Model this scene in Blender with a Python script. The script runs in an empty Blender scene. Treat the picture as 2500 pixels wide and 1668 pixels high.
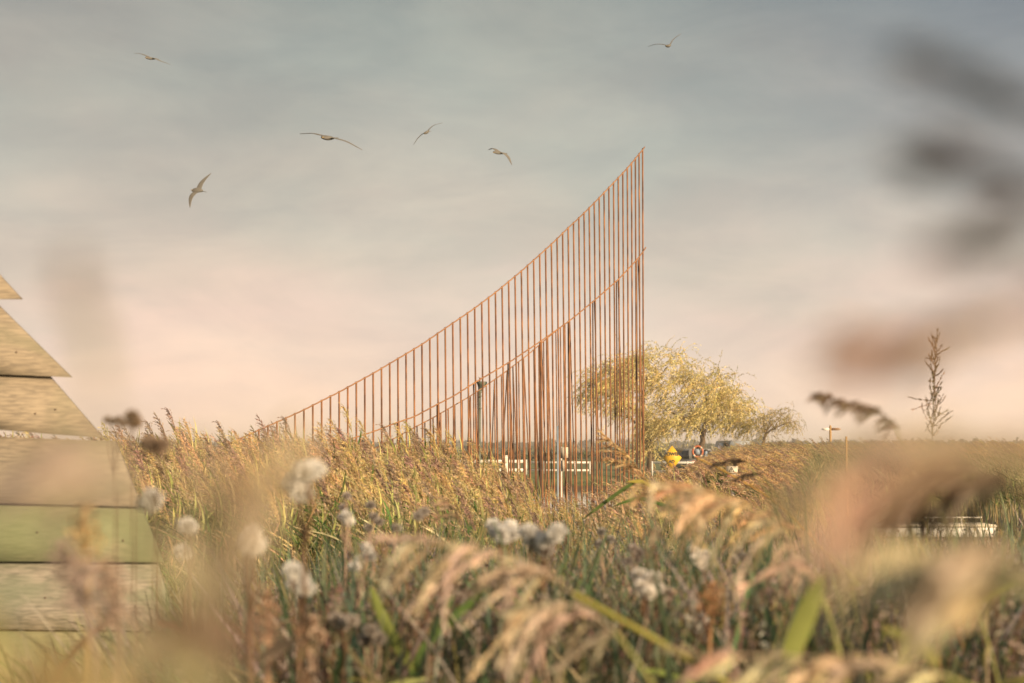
import bpy, bmesh, math, random
import numpy as np
from mathutils import Vector, Matrix
C = bpy.context.scene.collection
SC = bpy.context.scene
R = math.radians
rnd = random.Random(7)
rs = np.random.RandomState(11)

# ------------------------------------------------------------------ camera
FP = 4167.0            # focal length in photo pixels (photo 2500 x 1668)
EYE = 2.2              # eye above the water
HOR = 1092.0           # horizon row
PITCH = math.atan((HOR - 834.0) / FP)
cam = bpy.data.cameras.new('camera'); camo = bpy.data.objects.new('camera', cam); C.objects.link(camo)
cam.sensor_width = 36.0; cam.lens = FP / 2500.0 * 36.0
cam.clip_start = 0.05; cam.clip_end = 20000
camo.location = (0, 0, EYE); camo.rotation_euler = (R(90) + PITCH, 0, 0)
cam.dof.use_dof = True; cam.dof.focus_distance = 22.0; cam.dof.aperture_fstop = 4.3; cam.dof.aperture_blades = 9
SC.camera = camo

def at(px, py, Y):
    """world point that lies Y metres ahead, seen at photo pixel (px, py)"""
    u = (px - 1250.0) / FP; v = (834.0 - py) / FP
    dy = math.cos(PITCH) - v * math.sin(PITCH); dz = math.sin(PITCH) + v * math.cos(PITCH)
    return Vector((u / dy * Y, Y, EYE + dz / dy * Y))

# ------------------------------------------------------------------ sky, sun, exposure
SUN_EL, SUN_AZ = R(16.0), R(133.0)      # azimuth clockwise from the view direction (+Y)
W = bpy.data.worlds.new('World'); SC.world = W; W.use_nodes = True
nt = W.node_tree; nt.nodes.clear()
def N(t, **k):
    n = nt.nodes.new(t)
    for a, b in k.items(): setattr(n, a, b)
    return n
out = N('ShaderNodeOutputWorld'); sky = N('ShaderNodeTexSky', sky_type='NISHITA', sun_disc=False)
sky.sun_elevation = SUN_EL; sky.sun_rotation = SUN_AZ
bg1 = N('ShaderNodeBackground'); bg1.inputs[1].default_value = 0.10; nt.links.new(sky.outputs[0], bg1.inputs[0])
tc = N('ShaderNodeTexCoord'); sep = N('ShaderNodeSeparateXYZ'); nt.links.new(tc.outputs['Generated'], sep.inputs[0])
mp = N('ShaderNodeMapping'); mp.inputs['Scale'].default_value = (2.2, 2.2, 6.0); nt.links.new(tc.outputs['Generated'], mp.inputs[0])
n1 = N('ShaderNodeTexNoise'); n1.inputs['Scale'].default_value = 2.6; n1.inputs['Detail'].default_value = 7; n1.inputs['Roughness'].default_value = .55
nt.links.new(mp.outputs[0], n1.inputs['Vector'])
n2 = N('ShaderNodeTexNoise'); n2.inputs['Scale'].default_value = 1.3; n2.inputs['Detail'].default_value = 4
mp2 = N('ShaderNodeMapping'); mp2.inputs['Location'].default_value = (4.1, 2.2, 7.7); mp2.inputs['Scale'].default_value = (3.2, 3.2, 8.0)
nt.links.new(tc.outputs['Generated'], mp2.inputs[0]); nt.links.new(mp2.outputs[0], n2.inputs['Vector'])
# elevation wobbled a little by the cloud noise
ma = N('ShaderNodeMath', operation='MULTIPLY_ADD'); ma.inputs[1].default_value = .13; nt.links.new(n1.outputs['Fac'], ma.inputs[0])
sb = N('ShaderNodeMath', operation='SUBTRACT'); sb.inputs[1].default_value = .065; nt.links.new(sep.outputs['Z'], sb.inputs[0]); nt.links.new(sb.outputs[0], ma.inputs[2])
rp = N('ShaderNodeValToRGB'); nt.links.new(ma.outputs[0], rp.inputs[0])
cr = rp.color_ramp
stops = [(0.0, (.92, .68, .51)), (.03, (.84, .635, .51)), (.065, (.71, .56, .475)), (.105, (.575, .50, .42)), (.155, (.46, .435, .375)), (.21, (.355, .36, .32)), (.26, (.27, .285, .262)), (.33, (.215, .23, .218)), (1, (.27, .27, .26))]
cr.elements[0].position = 0; cr.elements[0].color = stops[0][1] + (1,)
cr.elements[1].position = 1; cr.elements[1].color = stops[-1][1] + (1,)
for p, c in stops[1:-1]:
    e = cr.elements.new(p); e.color = c + (1,)
# cloud tint: faint blue-grey gaps against warm pink cloud
rp2 = N('ShaderNodeValToRGB'); nt.links.new(n2.outputs['Fac'], rp2.inputs[0])
rp2.color_ramp.elements[0].position = .36; rp2.color_ramp.elements[0].color = (.94, .98, .98, 1)
rp2.color_ramp.elements[1].position = .66; rp2.color_ramp.elements[1].color = (1.07, 1.0, .97, 1)
mx = N('ShaderNodeMix', data_type='RGBA', blend_type='MULTIPLY'); mx.inputs[0].default_value = 1
nt.links.new(rp.outputs[0], mx.inputs[6]); nt.links.new(rp2.outputs[0], mx.inputs[7])
# the cloud thickens (darker, bluer) to the right
rx = N('ShaderNodeMapRange'); rx.inputs[1].default_value = .02; rx.inputs[2].default_value = .30; nt.links.new(sep.outputs['X'], rx.inputs[0])
rz = N('ShaderNodeMapRange'); rz.inputs[1].default_value = .05; rz.inputs[2].default_value = .26; nt.links.new(sep.outputs['Z'], rz.inputs[0])
mm = N('ShaderNodeMath', operation='MULTIPLY'); nt.links.new(rx.outputs[0], mm.inputs[0]); nt.links.new(rz.outputs[0], mm.inputs[1])
mx2 = N('ShaderNodeMix', data_type='RGBA', blend_type='MULTIPLY'); nt.links.new(mm.outputs[0], mx2.inputs[0]); nt.links.new(mx.outputs[2], mx2.inputs[6]); mx2.inputs[7].default_value = (.52, .60, .78, 1)
# finer streaky cloud texture
mp3 = N('ShaderNodeMapping'); mp3.inputs['Location'].default_value = (1.3, 5.2, 2.7); mp3.inputs['Scale'].default_value = (5.5, 5.5, 15.0); nt.links.new(tc.outputs['Generated'], mp3.inputs[0])
n3 = N('ShaderNodeTexNoise'); n3.inputs['Scale'].default_value = 1.5; n3.inputs['Detail'].default_value = 9; n3.inputs['Roughness'].default_value = .58; n3.inputs['Distortion'].default_value = .5; nt.links.new(mp3.outputs[0], n3.inputs['Vector'])
rp3 = N('ShaderNodeValToRGB'); nt.links.new(n3.outputs['Fac'], rp3.inputs[0])
rp3.color_ramp.elements[0].position = .40; rp3.color_ramp.elements[0].color = (.935, .94, .945, 1)
rp3.color_ramp.elements[1].position = .62; rp3.color_ramp.elements[1].color = (1.07, 1.065, 1.04, 1)
mx3 = N('ShaderNodeMix', data_type='RGBA', blend_type='MULTIPLY'); mx3.inputs[0].default_value = 1; nt.links.new(mx2.outputs[2], mx3.inputs[6]); nt.links.new(rp3.outputs[0], mx3.inputs[7])
# pinker cloud towards the left
lx = N('ShaderNodeMapRange'); lx.inputs[1].default_value = -.02; lx.inputs[2].default_value = -.28; nt.links.new(sep.outputs['X'], lx.inputs[0])
mx4 = N('ShaderNodeMix', data_type='RGBA', blend_type='MULTIPLY'); nt.links.new(lx.outputs[0], mx4.inputs[0]); nt.links.new(mx3.outputs[2], mx4.inputs[6]); mx4.inputs[7].default_value = (1.0, .955, .95, 1)
bg2 = N('ShaderNodeBackground'); bg2.inputs[1].default_value = .76; nt.links.new(mx4.outputs[2], bg2.inputs[0])
ms = N('ShaderNodeMixShader'); ms.inputs[0].default_value = .94
nt.links.new(bg1.outputs[0], ms.inputs[1]); nt.links.new(bg2.outputs[0], ms.inputs[2]); nt.links.new(ms.outputs[0], out.inputs[0])

sl = bpy.data.lights.new('sun', 'SUN'); so = bpy.data.objects.new('sun', sl); C.objects.link(so)
sl.energy = 5.0; sl.angle = R(0.6); sl.color = (1.0, .76, .50)
sd = Vector((math.sin(SUN_AZ) * math.cos(SUN_EL), math.cos(SUN_AZ) * math.cos(SUN_EL), math.sin(SUN_EL)))
so.rotation_euler = sd.to_track_quat('Z', 'Y').to_euler(); so.location = sd * 50
SC.view_settings.view_transform = 'Standard'; SC.view_settings.look = 'None'; SC.view_settings.exposure = 0.68; SC.view_settings.gamma = 1.0
SC.cycles.max_bounces = 6; SC.cycles.diffuse_bounces = 3; SC.cycles.transmission_bounces = 4; SC.cycles.transparent_max_bounces = 6; SC.cycles.volume_bounces = 0
SC.cycles.use_denoising = True
SC.cycles.sample_clamp_indirect = 4

# ------------------------------------------------------------------ materials
def mat(name, col, rough=.7, col2=None, scale=6.0, bump=0.0, metallic=0.0, stretch=(1, 1, 1), spec=.3):
    m = bpy.data.materials.new(name); m.use_nodes = True
    t = m.node_tree; b = t.nodes['Principled BSDF']
    b.inputs['Roughness'].default_value = rough; b.inputs['Metallic'].default_value = metallic
    b.inputs['Specular IOR Level'].default_value = spec
    if col2 is None: col2 = tuple(c * .72 for c in col)
    c_ = t.nodes.new('ShaderNodeTexCoord'); mpp = t.nodes.new('ShaderNodeMapping'); mpp.inputs['Scale'].default_value = stretch
    n = t.nodes.new('ShaderNodeTexNoise'); n.inputs['Scale'].default_value = scale; n.inputs['Detail'].default_value = 6
    r = t.nodes.new('ShaderNodeValToRGB'); r.color_ramp.elements[0].position = .35; r.color_ramp.elements[1].position = .68
    r.color_ramp.elements[0].color = (*col2, 1); r.color_ramp.elements[1].color = (*col, 1)
    t.links.new(c_.outputs['Object'], mpp.inputs[0]); t.links.new(mpp.outputs[0], n.inputs['Vector']); t.links.new(n.outputs['Fac'], r.inputs[0]); t.links.new(r.outputs[0], b.inputs['Base Color'])
    if bump:
        bp = t.nodes.new('ShaderNodeBump'); bp.inputs['Strength'].default_value = bump; bp.inputs['Distance'].default_value = .01
        t.links.new(n.outputs['Fac'], bp.inputs['Height']); t.links.new(bp.outputs[0], b.inputs['Normal'])
    return m
def veg(name, trans=.35, rough=.55):
    """plant tissue: its own colour comes from a per-plant attribute, light passes through thin blades"""
    m = bpy.data.materials.new(name); m.use_nodes = True
    t = m.node_tree; b = t.nodes['Principled BSDF']; o = t.nodes['Material Output']
    a = t.nodes.new('ShaderNodeAttribute'); a.attribute_name = 'tissue'
    n = t.nodes.new('ShaderNodeTexNoise'); n.inputs['Scale'].default_value = 14; c_ = t.nodes.new('ShaderNodeTexCoord'); t.links.new(c_.outputs['Object'], n.inputs['Vector'])
    r = t.nodes.new('ShaderNodeMapRange'); r.inputs[1].default_value = .3; r.inputs[2].default_value = .7; r.inputs[3].default_value = .75; r.inputs[4].default_value = 1.2
    t.links.new(n.outputs['Fac'], r.inputs[0])
    v = t.nodes.new('ShaderNodeVectorMath'); v.operation = 'SCALE'; t.links.new(a.outputs['Color'], v.inputs[0]); t.links.new(r.outputs[0], v.inputs['Scale'])
    t.links.new(v.outputs[0], b.inputs['Base Color']); b.inputs['Roughness'].default_value = rough; b.inputs['Specular IOR Level'].default_value = .25
    tr = t.nodes.new('ShaderNodeBsdfTranslucent'); t.links.new(v.outputs[0], tr.inputs[0])
    mxs = t.nodes.new('ShaderNodeMixShader'); mxs.inputs[0].default_value = trans
    t.links.new(b.outputs[0], mxs.inputs[1]); t.links.new(tr.outputs[0], mxs.inputs[2]); t.links.new(mxs.outputs[0], o.inputs[0])
    return m
M = dict(
    veg=veg('plant_tissue'), fluff=veg('seed_fluff', .45, .9), leafm=veg('willow_leaf', .4),
    rust=mat('rusty_rebar', (.36, .165, .07), .8, (.14, .07, .04), 5, .3),
    rust2=mat('rusty_rail', (.40, .20, .09), .7, (.25, .12, .06), 9, .2),
    darkrust_shade=mat('dark_shaded_rebar', (.13, .07, .045), .8, (.07, .045, .035), 9, .2),  # dark rust for nails and rods; painted-in shade on the tall sail's braces
    white=mat('white_paint', (.78, .75, .68), .5, (.6, .57, .5), 3),
    cream=mat('cream_board', (.62, .55, .42), .5, (.52, .46, .36), 3),
    verdi=mat('weathered_green_post', (.17, .18, .13), .7, (.09, .11, .09), 12, .3),
    bluegrey=mat('blue_grey_metal', (.30, .36, .42), .45, (.24, .29, .35), 4),
    yellow=mat('yellow_sign', (.78, .46, .03), .5, (.68, .38, .03), 2),
    black=mat('black_lettering', (.04, .035, .03), .6, (.03, .03, .025)),
    orange=mat('orange_ring', (.50, .16, .07), .6, (.42, .12, .05), 4),
    bark=mat('willow_bark', (.20, .14, .08), .9, (.10, .07, .045), 3, .5, stretch=(1, 1, .3)),
    postwood=mat('yellowed_timber', (.52, .32, .11), .7, (.40, .24, .09), 5, .2, stretch=(1, 1, .1)),
    armwood=mat('brown_arm', (.30, .17, .08), .7, (.22, .12, .06), 5),
    gull=mat('gull_feathers', (.16, .155, .135), .9, (.14, .13, .115), 6),
    bill=mat('gull_bill', (.35, .25, .1), .5),
    silver=mat('silver_car_paint', (.42, .40, .37), .25, (.38, .36, .33), 2, metallic=.4),
    glass=mat('dark_window_glass', (.03, .035, .04), .08, (.03, .03, .035), spec=.6),
    tyre=mat('tyre_rubber', (.03, .03, .03), .9),
    vangrey=mat('grey_van_paint', (.34, .36, .37), .35, (.3, .32, .33), 2),
    lamp=mat('lamp_glass', (.7, .7, .65), .1),
)
def wood(name, light, dark, algae, amount):
    m = bpy.data.materials.new(name); m.use_nodes = True; t = m.node_tree; b = t.nodes['Principled BSDF']; b.inputs['Roughness'].default_value = .85
    tcn = t.nodes.new('ShaderNodeTexCoord')
    def nz(sc, st, det=8):
        mpp = t.nodes.new('ShaderNodeMapping'); mpp.inputs['Scale'].default_value = st; n = t.nodes.new('ShaderNodeTexNoise'); n.inputs['Scale'].default_value = sc; n.inputs['Detail'].default_value = det
        n.inputs['Distortion'].default_value = .6
        t.links.new(tcn.outputs['Object'], mpp.inputs[0]); t.links.new(mpp.outputs[0], n.inputs['Vector']); return n
    g = nz(9, (1.6, 1, 13)); r = t.nodes.new('ShaderNodeValToRGB'); r.color_ramp.elements[0].position = .36; r.color_ramp.elements[1].position = .62
    r.color_ramp.elements[0].color = (*dark, 1); r.color_ramp.elements[1].color = (*light, 1); t.links.new(g.outputs['Fac'], r.inputs[0])
    vo = t.nodes.new('ShaderNodeTexVoronoi'); vo.inputs['Scale'].default_value = 3.1; t.links.new(tcn.outputs['Object'], vo.inputs['Vector'])
    kr = t.nodes.new('ShaderNodeMapRange'); kr.inputs[1].default_value = .03; kr.inputs[2].default_value = .10; kr.inputs[3].default_value = .35; kr.inputs[4].default_value = 1; t.links.new(vo.outputs['Distance'], kr.inputs[0])
    kv = t.nodes.new('ShaderNodeVectorMath'); kv.operation = 'SCALE'; t.links.new(r.outputs[0], kv.inputs[0]); t.links.new(kr.outputs[0], kv.inputs['Scale'])
    a = nz(2.2, (1.2, 1, 2.4), 5); ar = t.nodes.new('ShaderNodeMapRange'); ar.inputs[1].default_value = .62 - amount * .35; ar.inputs[2].default_value = .80 - amount * .35
    ar.inputs[4].default_value = .75; t.links.new(a.outputs['Fac'], ar.inputs[0])
    x = t.nodes.new('ShaderNodeMix'); x.data_type = 'RGBA'; t.links.new(ar.outputs[0], x.inputs[0]); t.links.new(kv.outputs[0], x.inputs[6]); x.inputs[7].default_value = (*algae, 1)
    t.links.new(x.outputs[2], b.inputs['Base Color'])
    bp = t.nodes.new('ShaderNodeBump'); bp.inputs['Strength'].default_value = .5; bp.inputs['Distance'].default_value = .004; t.links.new(g.outputs['Fac'], bp.inputs['Height']); t.links.new(bp.outputs[0], b.inputs['Normal'])
    return m
M['wood'] = wood('weathered_board', (.33, .27, .19), (.20, .165, .12), (.17, .16, .10), .42)
M['woodgreen'] = wood('algae_board', (.32, .29, .18), (.20, .18, .11), (.16, .19, .09), .95)
M['woodgrey'] = wood('grey_board', (.33, .29, .23), (.17, .155, .12), (.17, .19, .12), .55)

# ------------------------------------------------------------------ mesh helpers
def tag(o, label=None, cat=None, group=None, kind=None):
    if label: o['label'] = label
    if cat: o['category'] = cat
    if group: o['group'] = group
    if kind: o['kind'] = kind
    return o
def empty(name, loc, label=None, cat=None, group=None):
    o = bpy.data.objects.new(name, None); C.objects.link(o); o.location = loc; o.empty_display_size = .1
    return tag(o, label, cat, group)
class Geo:
    """collects quads (triangles repeat a corner) with a colour per vertex"""
    def __init__(s): s.V = []; s.F = []; s.K = []; s.n = 0
    def add(s, v, f, c=(1, 1, 1)):
        v = np.asarray(v, float).reshape(-1, 3); f = np.asarray(f, int).reshape(-1, 4)
        s.V.append(v); s.F.append(f + s.n); s.n += len(v)
        c = np.asarray(c, float); s.K.append(np.broadcast_to(c, (len(v), 3)) if c.ndim == 1 else c)
    def arrays(s): return np.concatenate(s.V), np.concatenate(s.F), np.concatenate(s.K)
    def ribbon(s, pts, wid, side, c):
        pts = np.asarray(pts, float); k = len(pts); wid = np.broadcast_to(wid, (k,))
        side = np.asarray(side, float)
        if side.ndim == 1: side = np.broadcast_to(side, (k, 3))
        v = np.empty((k * 2, 3)); v[0::2] = pts - side * wid[:, None] * .5; v[1::2] = pts + side * wid[:, None] * .5
        i = np.arange(k - 1) * 2
        s.add(v, np.stack([i, i + 1, i + 3, i + 2], 1), c)
    def tube(s, pts, rad, c=(1, 1, 1), n=4, cap=False):
        pts = np.asarray(pts, float); k = len(pts); rad = np.broadcast_to(rad, (k,))
        tan = np.gradient(pts, axis=0); tan /= np.linalg.norm(tan, axis=1)[:, None] + 1e-9
        ref = np.array([0, 1, 0.03]) if abs(tan[0][1]) < .8 else np.array([1, 0, 0.])
        a = np.cross(tan, ref); a /= np.linalg.norm(a, axis=1)[:, None] + 1e-9; b = np.cross(tan, a)
        th = np.arange(n) / n * 2 * math.pi
        v = pts[:, None, :] + rad[:, None, None] * (np.cos(th)[None, :, None] * a[:, None, :] + np.sin(th)[None, :, None] * b[:, None, :])
        i = np.arange(k - 1)[:, None] * n + np.arange(n)[None, :]; j = np.arange(k - 1)[:, None] * n + (np.arange(n)[None, :] + 1) % n
        f = np.stack([i, j, j + n, i + n], -1).reshape(-1, 4)
        v = v.reshape(-1, 3)
        if cap:
            if n == 4: f = np.concatenate([f, [[3, 2, 1, 0]], [[(k - 1) * n + q for q in range(4)]]])
            else:
                m = len(v); v = np.concatenate([v, pts[:1], pts[-1:]])
                ff = [[(q + 1) % n, q, m, m] for q in range(n)] + [[(k - 1) * n + q, (k - 1) * n + (q + 1) % n, m + 1, m + 1] for q in range(n)]
                f = np.concatenate([f, ff])
        s.add(v, f, c)
    def diamond(s, p, d, L, Wd, side, c):
        p = np.asarray(p); d = np.asarray(d); side = np.asarray(side)
        m = p + d * L * .45
        s.add([p, m - side * Wd * .5, p + d * L, m + side * Wd * .5], [[0, 1, 2, 3]], c)
    def box(s, lo, hi, c=(1, 1, 1)):
        x0, y0, z0 = lo; x1, y1, z1 = hi
        v = [(x0, y0, z0), (x1, y0, z0), (x1, y1, z0), (x0, y1, z0), (x0, y0, z1), (x1, y0, z1), (x1, y1, z1), (x0, y1, z1)]
        s.add(v, [[3, 2, 1, 0], [4, 5, 6, 7], [0, 1, 5, 4], [1, 2, 6, 5], [2, 3, 7, 6], [3, 0, 4, 7]], c)
    def prism(s, front, back, c=(1, 1, 1)):
        n = len(front); v = list(front) + list(back)
        f = [[i, (i + 1) % n, n + (i + 1) % n, n + i] for i in range(n)]
        cf = np.mean(np.array([list(q) for q in front]), 0); cb = np.mean(np.array([list(q) for q in back]), 0)
        v += [cf, cb]; m = 2 * n
        f += [[(i + 1) % n, i, m, m] for i in range(n)] + [[n + i, n + (i + 1) % n, m + 1, m + 1] for i in range(n)]
        s.add([list(q) for q in v], f, c)
def link_mesh(name, V, F, K, m, parent=None, smooth=False, attr=True, origin=None):
    V = np.asarray(V, float)
    if origin is not None: V = V - np.asarray(origin, float)
    me = bpy.data.meshes.new(name)
    tri = F[:, 2] == F[:, 3]
    nq = int((~tri).sum()); ntv = int(tri.sum())
    loops = np.concatenate([F[~tri].ravel(), F[tri][:, :3].ravel()]).astype(np.int32)
    starts = np.concatenate([np.arange(nq) * 4, nq * 4 + np.arange(ntv) * 3]).astype(np.int32)
    me.vertices.add(len(V)); me.vertices.foreach_set('co', V.astype(np.float32).ravel())
    me.loops.add(len(loops)); me.loops.foreach_set('vertex_index', loops)
    me.polygons.add(len(starts)); me.polygons.foreach_set('loop_start', starts)
    if smooth: me.polygons.foreach_set('use_smooth', np.ones(len(starts), bool))
    me.update(calc_edges=True)
    if attr:
        a = me.attributes.new('tissue', 'FLOAT_COLOR', 'POINT')
        a.data.foreach_set('color', np.concatenate([K, np.ones((len(K), 1))], 1).astype(np.float32).ravel())
    me.materials.append(m)
    o = bpy.data.objects.new(name, me); C.objects.link(o)
    if parent is not None: o.parent = parent
    return o
def build(g, name, m, parent=None, smooth=False, attr=False):
    """mesh at world coordinates, or relative to the parent's own place"""
    V, F, K = g.arrays()
    org = None
    if parent is not None:
        org = Vector((0, 0, 0)); p = parent
        while p is not None: org = org + p.location; p = p.parent
    return link_mesh(name, V, F, K, m, parent, smooth, attr, org)
def single(g, name, m, base, label, cat, group=None, smooth=False, attr=False):
    V, F, K = g.arrays(); o = link_mesh(name, V, F, K, m, None, smooth, attr, base); o.location = base
    return tag(o, label, cat, group)
def nrm(v):
    v = np.asarray(v, float); return v / (np.linalg.norm(v) + 1e-9)

# ------------------------------------------------------------------ terrain and water
def sstep(a, b, x):
    t = np.clip((np.asarray(x, float) - a) / (b - a), 0, 1); return t * t * (3 - 2 * t)
def ground_z(x, y):
    x = np.asarray(x, float); y = np.asarray(y, float)
    near = 1.0 - .9 * np.clip((y - 2) / 10, 0, 1) - .1 * np.clip((y - 12) / 8, 0, 1)
    near = near - .8 * sstep(20, 22.5, y)
    far = -.8 + 1.08 * sstep(89.6, 90.5, y) + .36 * sstep(90.5, 98, y)
    z = np.where(y < 40, near, far)
    # reed spit on the right and the reedy right shore
    spit = sstep(.100, .114, x / np.maximum(y, 1)) * (1 - sstep(.178, .192, x / np.maximum(y, 1))) * sstep(17, 20, y) * (1 - sstep(60, 64, y))
    shore = sstep(44, 46.5, y) * sstep(.10, .12, x / np.maximum(y, 1)) * (1 - sstep(90, 93, y))
    z = np.maximum(z, np.where(y < 92, -.8 + .9 * np.maximum(spit, shore), z))
    return z
def axis(lo, hi, dense_lo, dense_hi, step, grow):
    a = list(np.arange(dense_lo, dense_hi, step)); s = step; v = dense_hi
    while v < hi: a.append(v); s *= grow; v += s
    a.append(hi); s = step; v = dense_lo - step; b = []
    while v > lo: b.append(v); s *= grow; v -= s
    b.append(lo); return np.array(b[::-1] + a)
gx = axis(-3000, 3000, -16, 24, .5, 1.22); gy = axis(-60, 3500, 0, 100, .4, 1.18)
XX, YY = np.meshgrid(gx, gy); ZZ = ground_z(XX, YY) + .03 * np.sin(XX * 1.7 + 2 * np.sin(YY * .9)) * np.cos(YY * 1.3)
nx, ny = len(gx), len(gy); gi = (np.arange(ny - 1)[:, None] * nx + np.arange(nx - 1)[None, :]).ravel()
gmat = bpy.data.materials.new('ground'); gmat.use_nodes = True; t = gmat.node_tree; b = t.nodes['Principled BSDF']; b.inputs['Roughness'].default_value = .95
g_tc = t.nodes.new('ShaderNodeTexCoord'); g_n = t.nodes.new('ShaderNodeTexNoise'); g_n.inputs['Scale'].default_value = .35; g_n.inputs['Detail'].default_value = 12; t.links.new(g_tc.outputs['Object'], g_n.inputs['Vector'])
g_r = t.nodes.new('ShaderNodeValToRGB'); t.links.new(g_n.outputs['Fac'], g_r.inputs[0])
g_r.color_ramp.elements[0].position = .35; g_r.color_ramp.elements[0].color = (.075, .11, .03, 1)
g_r.color_ramp.elements[1].position = .66; g_r.color_ramp.elements[1].color = (.20, .21, .06, 1)
g_s = t.nodes.new('ShaderNodeSeparateXYZ'); t.links.new(g_tc.outputs['Object'], g_s.inputs[0])
g_m = t.nodes.new('ShaderNodeMapRange'); g_m.inputs[1].default_value = .12; g_m.inputs[2].default_value = .27; t.links.new(g_s.outputs['Z'], g_m.inputs[0])
g_x = t.nodes.new('ShaderNodeMix'); g_x.data_type = 'RGBA'; t.links.new(g_m.outputs[0], g_x.inputs[0]); g_x.inputs[6].default_value = (.07, .05, .03, 1); t.links.new(g_r.outputs[0], g_x.inputs[7])
t.links.new(g_x.outputs[2], b.inputs['Base Color'])
go = link_mesh('ground', np.stack([XX.ravel(), YY.ravel(), ZZ.ravel()], 1), np.stack([gi, gi + 1, gi + nx + 1, gi + nx], 1), np.ones((nx * ny, 3)), gmat, smooth=True, attr=False)
tag(go, 'flat marshy ground with a grassy far bank', None, None, 'structure')
wm = bpy.data.materials.new('water'); wm.use_nodes = True; t = wm.node_tree; b = t.nodes['Principled BSDF']
b.inputs['Base Color'].default_value = (.05, .055, .045, 1); b.inputs['Roughness'].default_value = .06; b.inputs['IOR'].default_value = 1.33
w_c = t.nodes.new('ShaderNodeTexCoord'); w_m = t.nodes.new('ShaderNodeMapping'); w_m.inputs['Scale'].default_value = (1.2, 4, 1); w_n = t.nodes.new('ShaderNodeTexNoise'); w_n.inputs['Scale'].default_value = 2.2; w_n.inputs['Detail'].default_value = 5
w_b = t.nodes.new('ShaderNodeBump'); w_b.inputs['Strength'].default_value = .07; w_b.inputs['Distance'].default_value = .03
t.links.new(w_c.outputs['Object'], w_m.inputs[0]); t.links.new(w_m.outputs[0], w_n.inputs['Vector']); t.links.new(w_n.outputs['Fac'], w_b.inputs['Height']); t.links.new(w_b.outputs[0], b.inputs['Normal'])
wg = Geo(); wg.add([(-400, 10, 0), (400, 10, 0), (400, 90.2, 0), (-400, 90.2, 0)], [[0, 1, 2, 3]])
wo = build(wg, 'water', wm); tag(wo, 'still river water reflecting the pale sky', None, None, 'structure')

# ------------------------------------------------------------------ rebar sails
def rebar(g, p0, p1, r, pitch=.03, n=5):
    p0 = np.array(p0); p1 = np.array(p1); L = np.linalg.norm(p1 - p0); k = max(3, int(L / pitch) * 2)
    tt = np.linspace(0, 1, k)[:, None]; pts = p0 + (p1 - p0) * tt
    rad = r * np.where(np.arange(k) % 2 == 0, 1.0, .86)
    g.tube(pts, rad, n=n, cap=True)
Ax = [560, 700, 800, 900, 1000, 1100, 1200, 1300, 1380, 1450, 1520, 1545, 1575]
As = [22.3, 22, 21.3, 20.4, 19.5, 18.3, 16.4, 14.7, 13.3, 12.1, 11, 9.3, 8]
TopX = [565, 609, 652, 697, 741, 784, 826, 868, 910, 1028, 1102, 1155, 1207, 1268, 1311, 1355, 1381, 1420, 1457, 1501, 1534, 1562, 1570]
TopY = [1082, 1060, 1041, 1021, 1001, 979, 958, 935, 912, 842, 791, 755, 716, 666, 628, 588, 562, 526, 489, 443, 408, 374, 363]
MidX = [834, 912, 972, 1010, 1069, 1103, 1158, 1242, 1320, 1389, 1449, 1507, 1556, 1575]
MidY = [1079, 1053, 1030, 1017, 985, 968, 933, 883, 831, 782, 733, 683, 632, 606]
base = at(1250, 1400, 25); base.z = 0
sail = empty('rebar_sail_sculpture', (base.x, base.y, -.2), 'tall rust-brown sail of upright rebar rods, rising in a curve to the right', 'sculpture')
x = 565.0; xs = []
while x < 1571:
    xs.append(x); x += float(np.interp(x, Ax, As))
D = 21.5; Ds = []
for i, x in enumerate(xs):
    Ds.append(D)
    lat = float(np.interp(x, Ax, As)) * D / FP; D += math.sqrt(max(0, .122 ** 2 - lat ** 2)) * 1.0 + .006
rail_top = []; rail_mid = []; xd = list(zip(xs, Ds))
def depth_at(px): return float(np.interp(px, xs, Ds))
for i, (x, d) in enumerate(xd):
    ty = float(np.interp(x, TopX, TopY)); tp = at(x, ty - 2.5, d)
    lean = np.interp(x, [560, 900, 1250, 1450, 1570], [0, 3, 12, 10, 3])      # pixels between the top and the waterline
    bp = at(x + lean, 1400, d); bp.z = -.5
    g = Geo(); rebar(g, tp, bp, .014 if i else .013); build(g, 'rod', M['rust'], sail)
    rail_top.append(at(x, ty, d - .018))
    if x > 834:
        my = float(np.interp(x, MidX, MidY)); fr = (my - ty) / (1400 - ty)
        rail_mid.append(at(x + lean * fr, my, d - .024))
e = at(1577, 357, Ds[-1]); rail_top[-1] = at(1574, 359, Ds[-1] - .02)
rail_mid.append(at(1577, 604, Ds[-1] - .02))
def rail(pts, r, m, parent, name='rail'):
    g = Geo(); pts = np.array([list(p) for p in pts]); 
    # resample finely so the rail bends gently between rods
    k = len(pts); tt = np.linspace(0, k - 1, k * 4); pp = np.stack([np.interp(tt, np.arange(k), pts[:, j]) for j in range(3)], 1)
    sag = (np.sin(tt * math.pi) ** 2) * .004; pp[:, 2] -= sag
    g.tube(pp, r, n=6, cap=True); return build(g, name, m, parent, smooth=True)
rail(rail_top, .009, M['rust2'], sail); rail(rail_mid, .009, M['rust2'], sail)
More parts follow.
